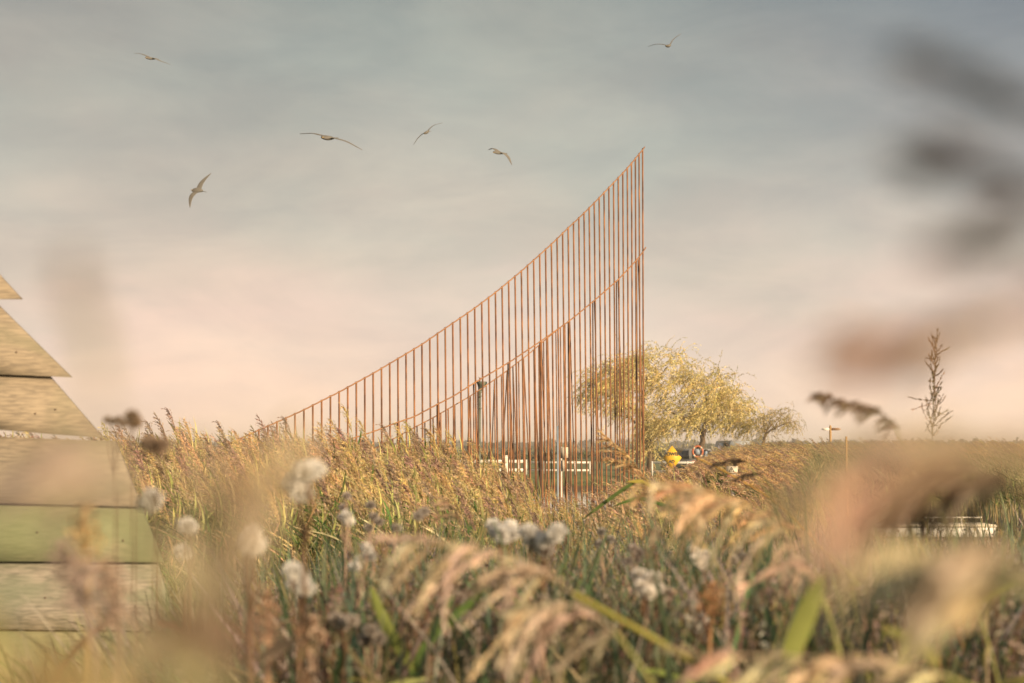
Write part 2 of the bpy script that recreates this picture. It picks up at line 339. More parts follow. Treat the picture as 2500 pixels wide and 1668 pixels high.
for (bx, by) in [(882, 1066), (972, 1030), (1069, 985), (1158, 933), (1242, 883), (1320, 831), (1389, 782), (1449, 733), (1507, 683), (1556, 632)]:
    d = depth_at(bx)
    k = (bx - 880) / 680
    for (ox, dd, mt, rr) in ((20, 1.6, 'rust', .010), (-2, -.35, 'darkrust_shade' if bx > 1300 else 'rust', .0115)):  # taller braces take the dark material, their shade put into the colour
        g = Geo(); tp = at(bx + (2 if ox > 0 else -2), by + 2, d + .03); bp = at(bx + ox + 4, 1400, d + dd); bp.z = -.5
        rebar(g, tp, bp, rr); build(g, 'brace', M[mt], sail)
# small sail behind
SX = [900, 938, 959, 982, 999, 1018, 1037, 1057, 1076, 1094, 1110, 1128, 1148, 1166, 1187, 1207, 1224, 1238, 1252, 1266, 1278, 1291, 1303, 1315, 1327, 1337, 1348, 1357, 1368, 1379]
SYx = [900, 938, 999, 1057, 1110, 1148, 1207, 1238, 1291, 1345, 1385]
SYy = [1101, 1084, 1050, 1020, 989, 967, 927, 905, 864, 818, 786]
d0 = 27.5; b2 = at(1200, 1400, 30); b2.z = 0
sail2 = empty('rebar_sail_sculpture', (b2.x, b2.y, -.2), 'shorter dark-tipped sail of rebar rods half hidden behind the tall sail', 'sculpture')
rt = []
for i, x in enumerate(SX):
    d = d0 + i * .12; ty = float(np.interp(x, SYx, SYy)); tp = at(x, ty - 1, d); bp = at(x + 7 + rnd.uniform(-1, 1), 1380, d + .2); bp.z = -.5
    g = Geo(); rebar(g, tp, bp, .0135); build(g, 'rod', M['darkrust_shade'] if i in (3, 5, 6, 13, 18) else M['rust'], sail2)
    rt.append(at(x, ty, d - .02))
rail(rt, .009, M['rust2'], sail2)
for (tx, ox, dd) in ((1207, -9, .4), (1148, -12, .5), (1238, -14, .4), (1110, -10, .4), (1278, 14, .5), (1303, 12, .5), (1252, 12, .4), (1337, 8, .4), (1057, 9, .4), (999, 9, .4)):
    d = d0 + float(np.interp(tx, SX, np.arange(len(SX)))) * .12
    g = Geo(); tp = at(tx, float(np.interp(tx, SYx, SYy)) + 1, d + .04); bp = at(tx + ox * 2.2, 1380, d + dd); bp.z = -.5
    rebar(g, tp, bp, .0125); build(g, 'brace', M['darkrust_shade' if ox < -8 else 'rust'], sail2)

# ------------------------------------------------------------------ posts and boards standing in the water
def cyl(g, p0, p1, r0, r1=None, n=12, k=2):
    p0 = np.array(p0, float); p1 = np.array(p1, float); tt = np.linspace(0, 1, k)[:, None]
    g.tube(p0 + (p1 - p0) * tt, np.linspace(r0, r1 if r1 is not None else r0, k), n=n, cap=True)
d = 31.0; top = at(1172, 945, d); bot = Vector((top.x - .03, d, -.6))
mp_ = empty('mooring_post', (bot.x, d, -.6), 'weathered grey-green pole with a flared dish top behind the rebar rods', 'post')
g = Geo(); cyl(g, bot, at(1171, 972, d), .034, .024); build(g, 'pole', M['verdi'], mp_, True)
g = Geo(); pts = [at(1171, 972, d), at(1171, 957, d), at(1173, 948, d), at(1176, 940, d), at(1176, 935, d), at(1176, 932, d)]
g.tube([list(p) for p in pts], [.024, .028, .045, .085, .098, .092], n=14, cap=True); build(g, 'dish', M['verdi'], mp_, True)
for yy in (957, 966, 996):
    g = Geo(); cyl(g, at(1171, yy, d), at(1171, yy + 2, d), .042, n=12); build(g, 'collar', M['verdi'], mp_)
g = Geo(); cyl(g, at(1171, 932, d), at(1172, 922, d), .016, .012, 8); g.tube([list(at(1171, 925, d)), list(at(1168, 920, d))], .004, n=5); build(g, 'finial', M['rust'], mp_)

def board_thing(name, label, cat, px, D, pytop, pybot, wpx, m, zb=-.5, boards=(), sym=None):
    tp = at(px, pytop, D); r = wpx / 2 * D / FP
    o = empty(name, (tp.x, D, zb), label, cat)
    g = Geo(); g.box((tp.x - r, D - r, zb), (tp.x + r, D + r, tp.z)); build(g, 'post', M[m], o)
    for (x0, y0, x1, y1, mm) in boards:
        a = at(x0, y1, D - r - .02); b_ = at(x1, y0, D - r - .02)
        g = Geo(); g.box((a.x, D - r - .02, a.z), (b_.x, D - r - .003, b_.z)); build(g, 'board', M[mm], o)
    return o
board_thing('marker_post', 'slim white post carrying two cream boards among the rods', 'post', 1370.5, 30, 1091, 1300, 3.2, 'white', boards=((1369, 1092, 1387, 1118, 'cream'), (1372, 1124, 1380, 1150, 'cream')))
board_thing('marker_post', 'slim blue-grey post beside the white post among the rods', 'post', 1361.5, 30.6, 1040, 1300, 4, 'bluegrey')
board_thing('marker_pole', 'thin yellow timber pole rising from the right-hand reeds', 'pole', 2066, 38, 1066, 1310, 4.2, 'postwood')
# white warning sign
D = 27.0
ws = board_thing('warning_sign', 'small white warning board with a triangle on a white post in the reeds', 'sign', 1789, D, 1160, 1270, 9, 'white', zb=-.2, boards=((1774, 1138, 1801, 1164, 'cream'),))
rr = 4.5 * D / FP
g = Geo()
tri = [at(1780, 1152, D - rr - .024), at(1792.5, 1152, D - rr - .024), at(1786.2, 1141, D - rr - .024)]
for i in range(3): g.tube([list(tri[i]), list(tri[(i + 1) % 3])], .004, n=4)
g.tube([list(at(1786, 1149.5, D - rr - .024)), list(at(1786, 1145, D - rr - .024))], .004, n=4); build(g, 'warning_triangle', M['black'], ws)
g = Geo(); a = at(1779, 1157.5, D - rr - .023); b_ = at(1796, 1155.5, D - rr - .023); g.box((a.x, a.y, a.z), (b_.x, a.y + .002, b_.z)); build(g, 'text_line', M['black'], ws)
# finger post
D = 66.0; tp = at(2027, 1041, D); fp = empty('fingerpost', (tp.x, D, .05), 'wooden footpath fingerpost rising above the reeds against the sky', 'signpost')
g = Geo(); cyl(g, (tp.x, D, .05), tp, .045, .045, 10); g.tube([list(tp), (tp.x, D, tp.z + .05)], [.045, .01], n=10); build(g, 'post', M['postwood'], fp)
a = at(2029, 1051, D); b_ = at(2054, 1045, D); zc = (a.z + b_.z) / 2; h = (b_.z - a.z) / 2
g = Geo(); fr = [(tp.x + .03, D - .02, zc - h), (b_.x - .1, D - .02, zc - h), (b_.x, D - .02, zc), (b_.x - .1, D - .02, zc + h), (tp.x + .03, D - .02, zc + h)]
g.prism(fr, [(q[0], D + .02, q[2]) for q in fr]); build(g, 'arm', M['armwood'], fp)
g = Geo(); cyl(g, (b_.x - .09, D - .026, zc), (b_.x - .09, D - .018, zc), .022, n=10); build(g, 'waymark', M['cream'], fp)
g = Geo(); xl = at(2005, 1048, D).x; fr = [(tp.x - .03, D - .02, zc - h), (xl + .1, D - .02, zc - h), (xl, D - .02, zc), (xl + .1, D - .02, zc + h), (tp.x - .03, D - .02, zc + h)]
g.prism(fr[::-1], [(q[0], D + .02, q[2]) for q in fr[::-1]]); o = build(g, 'arm', M['white'], fp); o['label'] = 'white arm pointing left'

# yellow diamond sign
def text(body, size, m, parent, loc, name='lettering', bold=.012):
    cu = bpy.data.curves.new('t', 'FONT'); cu.body = body; cu.size = size; cu.align_x = 'CENTER'; cu.align_y = 'CENTER'; cu.extrude = .004; cu.offset = bold
    tmp = bpy.data.objects.new('t', cu); C.objects.link(tmp); dg = bpy.context.evaluated_depsgraph_get(); dg.update()
    me = bpy.data.meshes.new_from_object(tmp.evaluated_get(dg)); bpy.data.objects.remove(tmp)
    o = bpy.data.objects.new(name, me); C.objects.link(o); me.materials.clear(); me.materials.append(m)
    o.parent = parent; o.location = Vector(loc) - parent.location; o.rotation_euler = (R(90), 0, 0); return o
D = 93.0; c0 = at(1641, 1118, D); hw = 23 * D / FP; hh = 30 * D / FP
ys = empty('diamond_sign', (c0.x, D, .3), 'yellow diamond warning sign reading POWER among the reeds under the willow', 'sign')
g = Geo(); fr = [(c0.x, D, c0.z - hh), (c0.x + hw, D, c0.z), (c0.x, D, c0.z + hh), (c0.x - hw, D, c0.z)]; g.prism(fr, [(q[0], D + .02, q[2]) for q in fr]); build(g, 'panel', M['yellow'], ys)
g = Geo(); cyl(g, (c0.x, D + .06, .3), (c0.x, D + .06, c0.z + hh + .05), .04, n=8); build(g, 'post', M['verdi'], ys)
text('POWER', .24, M['black'], ys, (c0.x, D - .006, c0.z + .20)); text('AD', .22, M['black'], ys, (c0.x - .02, D - .006, c0.z - .20))
# life ring
D = 93.5; c0 = at(1703, 1103, D); lr = empty('life_ring', (c0.x, D - .06, c0.z), 'orange life ring hung on a post to the right of the yellow sign', 'life ring')
g = Geo(); a = np.linspace(0, 2 * math.pi, 33); g.tube(np.stack([c0.x + np.cos(a) * .27, np.full(33, D - .06), c0.z + np.sin(a) * .30], 1), .055, n=8); build(g, 'ring', M['orange'], lr, True)
for k in range(4):
    an = math.pi / 4 + k * math.pi / 2; a2 = np.linspace(an - .16, an + .16, 5); g = Geo()
    g.tube(np.stack([c0.x + np.cos(a2) * .27, np.full(5, D - .06), c0.z + np.sin(a2) * .30], 1), .059, n=8); build(g, 'reflective_band', M['cream'], lr, True)
lp = empty('life_ring_post', (c0.x, D + .08, .3), 'brown timber post holding the orange life ring', 'post')
g = Geo(); g.box((c0.x - .06, D + .02, .3), (c0.x + .06, D + .14, c0.z + .4)); build(g, 'post', M['bark'], lp)
g = Geo(); g.box((c0.x - .15, D - .005, c0.z - .15), (c0.x + .15, D + .018, c0.z + .15)); build(g, 'back_plate', M['bluegrey'], lp)
tp = at(1723.5, 1099, 97)
bo = empty('bollard', (tp.x, 97, .58), 'blue-grey bollard standing right of the life ring', 'bollard')
g = Geo(); cyl(g, (tp.x, 97, .6), (tp.x, 97, tp.z - .06), .085, n=12); build(g, 'shaft', M['bluegrey'], bo)
g = Geo(); g.tube([(tp.x, 97, tp.z - .06), (tp.x, 97, tp.z - .05), (tp.x, 97, tp.z + .02), (tp.x, 97, tp.z + .05)], [.085, .11, .10, .03], n=12, cap=True); build(g, 'cap', M['black'], bo)

# ------------------------------------------------------------------ white railings on the far bank
def railing(label, px0, px1, D, ytop, ybot, nb, rt_, solid=False):
    a = at(px0, ytop, D); b_ = at(px1, ytop, D); lo = at(px0, ybot, D).z; zb = .55
    o = empty('railing', ((a.x + b_.x) / 2, D, zb), label, 'railing', 'white railings on the far bank')
    for z in (a.z - rt_, lo - rt_):
        g = Geo(); g.box((a.x, D - .03, z), (b_.x, D + .03, z + rt_)); build(g, 'rail', M['white'], o)
    for k in range(nb + 1):
        x_ = a.x + (b_.x - a.x) * k / nb; g = Geo(); g.box((x_ - .04, D - .045, zb), (x_ + .04, D + .045, a.z + .015)); build(g, 'post', M['white'], o)
    return o
railing('white two-rail railing with close posts behind the rebar rods', 1020, 1285, 98, 1123, 1144, 14, .17)
railing('thin white two-rail railing right of the white post', 1292, 1440, 99, 1127, 1146, 4, .11)
railing('single run of white rail below the yellow sign and willow', 1592, 1765, 96, 1127, 1149, 4, .13)
railing('short white railing half hidden by golden reeds left of the rods', 905, 1010, 97, 1124, 1146, 5, .12)
def crate(name, label, cat, px0, px1, y0, y1, D, m, dp=.5):
    a = at(px0, y1, D); b_ = at(px1, y0, D); o = empty(name, ((a.x + b_.x) / 2, D + dp / 2, float(ground_z(a.x, D)) - .05), label, cat)
    g = Geo(); g.box((a.x, D, float(ground_z(a.x, D)) - .05), (b_.x, D + dp, b_.z - .05)); build(g, 'body', M[m], o)
    g = Geo(); g.box((a.x - .03, D - .03, b_.z - .05), (b_.x + .03, D + dp + .03, b_.z)); build(g, 'lid', M[m], o)
    g = Geo(); g.box((a.x + .05, D - .012, b_.z - .45), (b_.x - .05, D - .001, b_.z - .15)); build(g, 'door', M['cream' if m == 'white' else 'bluegrey'], o)
    return o
crate('utility_cabinet', 'blue-grey utility cabinet seen through the reeds at the foot of the sail', 'cabinet', 973, 990, 1111, 1152, 92, 'bluegrey')
crate('utility_cabinet', 'white utility cabinet between reed plumes on the far bank', 'cabinet', 1022, 1046, 1123, 1150, 95, 'white')
crate('utility_cabinet', 'small white cabinet at the step in the railing behind the rods', 'cabinet', 1226, 1240, 1112, 1147, 96, 'white')
# white jetty at right
D = 41.0; a = at(2068, 1300, D); b_ = at(2430, 1262, D)
je = empty('jetty', ((a.x + b_.x) / 2, D + .6, 0), 'low white-painted jetty on the water at the right', 'jetty')
g = Geo(); g.box((a.x, D, .06), (b_.x, D + 1.4, .30)); build(g, 'deck', M['white'], je)
g = Geo(); g.box((a.x - .03, D - .05, .30), (b_.x + .03, D + 1.45, .345)); build(g, 'capping', M['cream'], je)
for k in range(7):
    x_ = a.x + (b_.x - a.x) * (k + .5) / 7; g = Geo(); cyl(g, (x_, D + .1, -.6), (x_, D + .1, .06), .05, n=8); cyl(g, (x_, D + 1.2, -.6), (x_, D + 1.2, .06), .05, n=8); build(g, 'pile', M['bark'], je)
for k in range(5):
    x_ = a.x + (b_.x - a.x) * (k + .3) / 5; g = Geo(); g.box((x_ - .02, D + 1.2, .345), (x_ + .02, D + 1.24, .46)); build(g, 'rail_post', M['white'], je)
g = Geo(); g.box((a.x, D + 1.19, .46), (b_.x, D + 1.25, .49)); build(g, 'rail', M['white'], je)

# ------------------------------------------------------------------ vehicles beyond the willow
def car(name, label, cx, cy, rot, L, Wd, H, paint, z0=.65, van=False):
    o = empty(name, (cx, cy, z0), label, 'van' if van else 'car'); 
    cs, sn = math.cos(rot), math.sin(rot)
    def T(p): return (cx + p[0] * cs - p[1] * sn, cy + p[0] * sn + p[1] * cs, z0 + p[2])
    g = Geo(); hb = .55 * H if not van else .5 * H
    prof = [(-.5, .18), (-.5, hb / H * .92), (-.46, hb / H), (.36, hb / H * .97), (.48, hb / H * .8), (.5, .3), (.49, .18)]
    if van: prof = [(-.5, .14), (-.5, .52), (.38, .52), (.5, .42), (.5, .14)]
    l = [T((p[0] * L, -Wd / 2, p[1] * H)) for p in prof]; r_ = [T((p[0] * L, Wd / 2, p[1] * H)) for p in prof]; g.prism(l, r_); body = build(g, 'body', M[paint], o)
    g = Geo(); cab = [(-.47, .52), (-.40, 1), (.10, 1), (.27, .52)] if not van else [(-.498, .52), (-.49, .97), (-.47, 1), (.28, 1), (.38, .52)]
    l = [T((p[0] * L, -Wd / 2 + (.06 if p[1] < .9 else .16), p[1] * H)) for p in cab]; r_ = [T((p[0] * L, Wd / 2 - (.06 if p[1] < .9 else .16), p[1] * H)) for p in cab]
    g.prism(l, r_); build(g, 'cabin', M[paint], o)
    for s in (-1, 1):
        g = Geo(); q = [(-.40, .58), (-.36, .93), (.08, .93), (.20, .58)]
        l = [T((p[0] * L, s * (Wd / 2 - .02 - (.10 if p[1] > .9 else 0)), p[1] * H)) for p in q]; r_ = [T((p[0] * L, s * (Wd / 2 - .06 - (.12 if p[1] > .9 else 0)), p[1] * H)) for p in q]
        g.prism(l, r_); build(g, 'side_window', M['glass'], o)
    g = Geo(); l = [T((-.475 * L - .02, -Wd / 2 + .16, .6 * H)), T((-.475 * L - .02, Wd / 2 - .16, .6 * H)), T((-.42 * L - .03, Wd / 2 - .25, .93 * H)), T((-.42 * L - .03, -Wd / 2 + .25, .93 * H))]
    r_ = [(p[0] + .03 * cs, p[1] + .03 * sn, p[2]) for p in l]; g.prism(l, r_); build(g, 'rear_window', M['glass'], o)
    for s in (-1, 1):
        g = Geo(); l = [T((-.505 * L, s * Wd * .42 - .1, .42 * H)), T((-.505 * L, s * Wd * .42 + .1, .42 * H)), T((-.505 * L, s * Wd * .42 + .1, .5 * H)), T((-.505 * L, s * Wd * .42 - .1, .5 * H))]
        r_ = [(p[0] + .04 * cs, p[1] + .04 * sn, p[2]) for p in l]; g.prism(l, r_); build(g, 'tail_light', M['orange'], o)
    for fx in (-.32, .32):
        for s in (-1, 1):
            w = empty('wheel', Vector(T((fx * L, s * Wd * .45, .31))) - o.location); w.parent = o
            g = Geo(); pa = T((fx * L, s * (Wd / 2 - .18), .31)); pb = T((fx * L, s * (Wd / 2 + .01), .31)); cyl(g, pa, pb, .31, n=16); build(g, 'tyre', M['tyre'], w)
            g = Geo(); pa = T((fx * L, s * (Wd / 2 + .012), .31)); pb = T((fx * L, s * (Wd / 2 + .02), .31)); cyl(g, pa, pb, .18, n=12); build(g, 'rim', M['silver'], w)
    return o
cc = at(1688, 1110, 104); car('parked_car', 'silver-grey car parked under the willow behind the yellow sign', cc.x, 106, R(112), 4.1, 1.75, 1.45, 'silver')
cc = at(1806, 1110, 108); car('parked_van', 'dark grey van whose roof shows above the reeds right of the willow', cc.x, 112, R(100), 4.2, 1.7, 1.95, 'vangrey', van=True)

# ------------------------------------------------------------------ lapped board structure at left
bs = empty('board_structure', (at(100, 1300, 6.8).x, 6.8, .55), 'weathered structure of lapped wooden boards with slanting sawn ends at the left edge', 'wooden structure')
planks = [
    ([(-420, 610), (-58, 610), (52, 730), (-420, 728)], 'wood'),
    ([(-420, 736), (-8, 742), (173, 921), (0, 914), (-420, 900)], 'wood'),
    ([(-420, 898), (118, 916), (250, 1069), (0, 1050), (-420, 1032)], 'wood'),
    ([(-420, 1056), (0, 1067), (282, 1076), (345, 1238), (0, 1229), (-420, 1220)], 'wood'),
    ([(-420, 1216), (342, 1232), (397, 1373), (0, 1371), (-420, 1368)], 'woodgreen'),
    ([(-420, 1362), (382, 1369), (431, 1540), (0, 1536), (-420, 1532)], 'woodgrey'),
    ([(-420, 1528), (419, 1535), (440, 1700), (-420, 1700)], 'woodgreen'),
    ([(-420, 1694), (436, 1696), (440, 1860), (-420, 1860)], 'woodgrey'),
]
for poly, mm in planks:
    ys_ = [p[1] for p in poly]; y0, y1 = min(ys_), max(ys_)
    fr = []; bk = []
    for (px, py) in poly:
        t_ = (py - y0) / (y1 - y0); dd = 6.82 - .028 * t_
        fr.append(at(px, py, dd)); bk.append(at(px, py, dd) + Vector((0, .025, 0)))
    g = Geo(); g.prism([list(p) for p in fr], [list(p) for p in bk]); build(g, 'board', M[mm], bs)
for (nx_, ny_) in ((86, 1010), (135, 1000), (40, 860), (70, 1130), (250, 1180), (300, 1320), (90, 1300), (330, 1480), (110, 1460)):
    pl_ = [p for p, _ in planks if min(v[1] for v in p) < ny_ < max(v[1] for v in p)][0]; ya, yb = min(v[1] for v in pl_), max(v[1] for v in pl_)
    q = at(nx_, ny_, 6.817 - .028 * (ny_ - ya) / (yb - ya)); g = Geo(); cyl(g, q, q + Vector((0, .02, 0)), .0035, n=8); build(g, 'nail', M['darkrust_shade'], bs)
for px in (-330, -60):
    a = at(px, 640 if px < -200 else 760, 6.9); g = Geo(); g.box((a.x - .05, 6.86, .3), (a.x + .05, 6.96, a.z)); build(g, 'upright', M['wood'], bs)
g = Geo(); a = at(190, 1090, 6.9); g.box((a.x - .05, 6.86, .3), (a.x + .05, 6.96, a.z)); build(g, 'upright', M['wood'], bs)

# ------------------------------------------------------------------ gulls
def gull(label, path, D, heading, span_chord=.15, body=.42, tilt=0):
    """path: photo points left tip .. body .. right tip; one closed surface from tip to tip through the body"""
    P = [np.array(at(px, py, D + dz)) for (px, py, dz) in path]
    mid = len(P) // 2; h = nrm(heading); root = Vector(P[mid])
    o = empty('gull', root, label, 'bird', 'gulls in the sky')
    n = len(P); st = []; tt = np.linspace(0, n - 1, 41)
    arr = np.array(P)
    # smooth path
    pp = np.stack([np.interp(tt, np.arange(n), arr[:, j]) for j in range(3)], 1)
    for _ in range(4): pp[1:-1] = (pp[:-2] + pp[2:] + 2 * pp[1:-1]) / 4
    c = int(20)
    g = Geo(); secs = []; S = 14
    th = np.arange(S) / S * 2 * math.pi
    full = np.linalg.norm(np.diff(pp, axis=0), axis=1).sum(); scale = full / 1.3
    for i in range(41):
        s = (i - c) / 20.0; a = abs(s)
        tan = nrm(pp[min(i + 1, 40)] - pp[max(i - 1, 0)]); up = nrm(np.cross(tan, h)); 
        if up[2] < 0: up = -up
        dist = np.linalg.norm(pp[i] - pp[c]) / scale
        wing = span_chord * scale * (1 - a ** 2.2 * .92) * (1.0 if a > .45 else .9 + .1 * a / .45)
        if dist < .075:
            kb = math.sqrt(max(0, 1 - (dist / .075) ** 2)); chord = wing + (body * scale - wing) * kb; th_ = .012 * scale + .036 * scale * kb; sh = .012 * kb * scale
        else: chord = wing; th_ = .011 * scale * (1 - a * .7) + .002; sh = 0
        sweep = (.05 * math.sin(min(a, 1) * math.pi) - .13 * max(0, a - .5)) * scale
        ring = []
        for q in th:
            cx = math.cos(q); fore = cx * chord * .5
            prof = abs(math.sin(q)) ** .8 * (1 if math.sin(q) >= 0 else -1)
            kk = th_ * (1 - .55 * max(0, -cx)) if dist < .075 else th_
            ring.append(pp[i] + h * (fore + sweep + (.03 * scale if dist < .075 else 0)) + up * prof * kk - up * sh)
        secs.append(ring)
    v = np.array(secs).reshape(-1, 3); k = 41
    f = [[i * S + j, i * S + (j + 1) % S, (i + 1) * S + (j + 1) % S, (i + 1) * S + j] for i in range(k - 1) for j in range(S)]
    m0 = len(v); v = np.concatenate([v, [np.mean(secs[0], 0)], [np.mean(secs[-1], 0)]])
    f += [[(j + 1) % S, j, m0, m0] for j in range(S)] + [[(k - 1) * S + j, (k - 1) * S + (j + 1) % S, m0 + 1, m0 + 1] for j in range(S)]
    g.add(v, f); build(g, 'body', M['gull'], o, True)
    g = Geo(); hp = pp[c] + h * (body * .5 + .03) * scale; g.tube([hp - h * .03 * scale, hp + h * .05 * scale - np.array([0, 0, .01])], [.014 * scale, .003], n=6, cap=True); build(g, 'bill', M['bill'], o)
    g = Geo(); tp_ = pp[c] - h * (body * .5 - .05) * scale; sd_ = nrm(np.cross(h, [0, 0, 1]))
    g.prism([tp_ - sd_ * .02, tp_ + sd_ * .02, tp_ - h * .12 * scale + sd_ * .05, tp_ - h * .12 * scale - sd_ * .05], [q - np.array([0, 0, .008]) for q in (tp_ - sd_ * .02, tp_ + sd_ * .02, tp_ - h * .12 * scale + sd_ * .05, tp_ - h * .12 * scale - sd_ * .05)]); build(g, 'tail', M['gull'], o)
gull('gull highest at the left, wings slightly arched', [(325, 130, -.1), (345, 131, 0), (361, 137, 0), (370, 143, 0), (380, 142, 0), (395, 150, 0), (412, 157, .1)], 52, (-.6, -.8, -.1))
gull('gull with wings tilted steeply, lowest of the flock at the left', [(459, 507, 0), (466, 488, 0), (476, 473, 0), (485, 466, 0), (491, 455, 0), (502, 437, 0), (511, 422, 0)], 50, (-.95, .1, .15), .17, .36)
gull('widest-winged gull left of the middle', [(728, 327, 0), (765, 325, 0), (790, 331, 0), (804, 336, 0), (820, 337, 0), (848, 345, 0), (880, 366, 0)], 36, (-.45, -.9, -.15), .15, .4)
gull('gull banking with one wing raised to the right, in the middle of the sky', [(1008, 354, 0), (1020, 338, 0), (1033, 326, 0), (1043, 323, 0), (1049, 315, 0), (1060, 305, 0), (1078, 301, 0)], 50, (-.35, -.9, -.3), .12, .35)
gull('gull just left of the sail tip with its right wing bent down', [(1188, 366, .3), (1205, 362, .1), (1214, 366, 0), (1220, 374, 0), (1232, 373, 0), (1242, 382, 0), (1246, 403, 0)], 55, (-.9, -.5, -.02), .2, .42)
gull('faint gull at the top right of the sky', [(1581, 114, 0), (1600, 108, 0), (1618, 108, 0), (1633, 113, 0), (1638, 107, 0), (1645, 95, 0), (1662, 82, 0)], 58, (-.35, -.9, -.2), .13, .36)

# ------------------------------------------------------------------ plant parts
GOLD = (.66, .50, .25); STRAW = (.72, .60, .37); OLIVE = (.34, .34, .12); LIME = (.48, .48, .17); GREEN = (.11, .18, .045); BLUEG = (.10, .17, .10); PLUME = (.66, .49, .32); PURP = (.42, .30, .22); BROWN = (.20, .12, .07); GREY = (.33, .28, .22)
def jit(c, r, a=.18):
    k = 1 + r.uniform(-a, a); return tuple(max(.01, q * k * (1 + r.uniform(-a, a) * .4)) for q in c)
def leaf(g, r, p, az, el, L, Wd, c, droop=1.0, wind=(-.5, 0, -.1), segs=5):
    d = np.array([math.cos(az) * math.cos(el), math.sin(az) * math.cos(el), math.sin(el)]); pts = [np.array(p, float)]; sides = []
    roll = r.uniform(-.9, .9)
    for i in range(segs):
        d = nrm(d + np.array(wind) * .28 + np.array([0, 0, -.16 * droop]))
        pts.append(pts[-1] + d * L / segs)
    pts = np.array(pts); tan = np.gradient(pts, axis=0); sd_ = np.cross(tan, [0, 0, 1.0]); sd_ /= np.linalg.norm(sd_, axis=1)[:, None] + 1e-9
    up = np.cross(sd_, tan); up /= np.linalg.norm(up, axis=1)[:, None] + 1e-9
    sd_ = sd_ * math.cos(roll) + up * math.sin(roll)
    t_ = np.linspace(0, 1, segs + 1); w = Wd * np.clip(1.25 * np.sin(np.clip(t_ * .9 + .12, 0, 1) * math.pi) ** .6, .25, 1) * (t_ < .99) + .0008
    g.ribbon(pts, w, sd_, c)
def plume(g, r, axis_pts, nb, bl, sweep, c, spik=4, spl=.014, spw=.0032, stemw=.0012, spread=.55, hang=.25, tight=.35, per=2):
    """reed flower head: side branches with slim spikelets, swept down-wind"""
    A = np.array([list(p) for p in axis_pts], float); k = len(A)
    g.tube(A, np.linspace(stemw * 1.4, stemw * .6, k), c, n=3)
    cum = np.concatenate([[0], np.cumsum(np.linalg.norm(np.diff(A, axis=0), axis=1))]); Lt = cum[-1]
    for b_ in range(nb):
        t_ = min(.99, max(0, (b_ + r.gauss(.5, 1.3)) / nb)); s_ = t_ * Lt; hg = hang * r.uniform(.3, 1.7); zk = np.array([r.gauss(0, 1), r.gauss(0, 1), r.gauss(0, 1)]) * .07
        p = np.array([np.interp(s_, cum, A[:, j]) for j in range(3)]); p2 = np.array([np.interp(min(s_ + .05 * Lt, Lt), cum, A[:, j]) for j in range(3)])
        ax_ = nrm(p2 - p + 1e-6 * (A[-1] - A[0])); L = bl * (1 - .62 * t_ ** 1.3) * r.uniform(.4, 1.25) * (1.0 if t_ > .12 else .8)
        d = nrm(ax_ + np.array([r.gauss(0, 1), r.gauss(0, 1), r.gauss(0, 1)]) * spread + np.array(sweep) * .5)
        q = p; ns = max(3, spik); sdv = nrm(np.cross(d, [r.random(), r.random(), r.random()]))
        bp_ = [q.copy()]
        cc_ = np.array(jit(c, r, .25))
        for i in range(ns):
            d = nrm(d + np.array([0, 0, -1]) * hg * .3 + np.array(sweep) * .13 + zk); q = q + d * L / ns; bp_.append(q.copy())
            for m_ in range(per):
                dd = nrm(d + np.array([r.gauss(0, 1), r.gauss(0, 1), r.gauss(0, 1)]) * tight)
                g.diamond(q - dd * spl * r.uniform(0, .9), dd, spl * r.uniform(.8, 1.4), spw * r.uniform(.8, 1.5), nrm(np.cross(dd, [r.gauss(0, 1), r.gauss(0, 1), r.gauss(0, 1)])), cc_ * r.uniform(.75, 1.25))
        g.ribbon(bp_, np.linspace(stemw * 1.6, stemw * .5, len(bp_)), sdv, cc_)
def reed_proto(r, H=2.1, lean=.3, nleaf=9, pl=True, nb=16, detail=1.0, green=.35, lw=.02):
    g = Geo(); k = 9; t_ = np.linspace(0, 1, k); ph = r.uniform(-.08, .08)
    P = np.stack([-lean * H * t_ ** 2.1, ph * t_ ** 2 * H * .5, H * t_ - .10 * lean * H * t_ ** 3], 1)
    stemc = jit(r.choice([GOLD, STRAW, OLIVE]), r)
    g.tube(P, np.linspace(.0045, .002, k) * detail, stemc, n=3)
    for i in range(nleaf):
        f = .22 + .76 * (i + r.random() * .6) / nleaf; p = [np.interp(f, t_, P[:, j]) for j in range(3)]
        side = (i % 2) * math.pi; az = side + r.uniform(-.9, .9) if r.random() < .75 else r.uniform(0, 6.28)
        c = r.choice([LIME, OLIVE, GREEN]) if r.random() < green else r.choice([GOLD, STRAW, LIME, GOLD])
        if r.random() < .12: c = GREEN
        leaf(g, r, p, az, r.uniform(.55, 1.25), r.uniform(.28, .50), lw * r.uniform(.5, 1.0), jit(c, r), r.uniform(.1, .9), (-.5, 0, .08), 5)
    if pl:
        d = nrm(P[-1] - P[-2]); A = [P[-1]]
        for i in range(6): d = nrm(d + np.array([-.05 * (1 + lean * 3), 0, -.02 * (1 + lean * 4)])); A.append(A[-1] + d * .048)
        plume(g, r, A, nb, .15, (-.55, 0, .02), r.choice([PLUME, GOLD, PURP, PLUME]), 4, .022 * detail, .0045 * detail, .0018 * detail, .26, .12)
    return g.arrays()
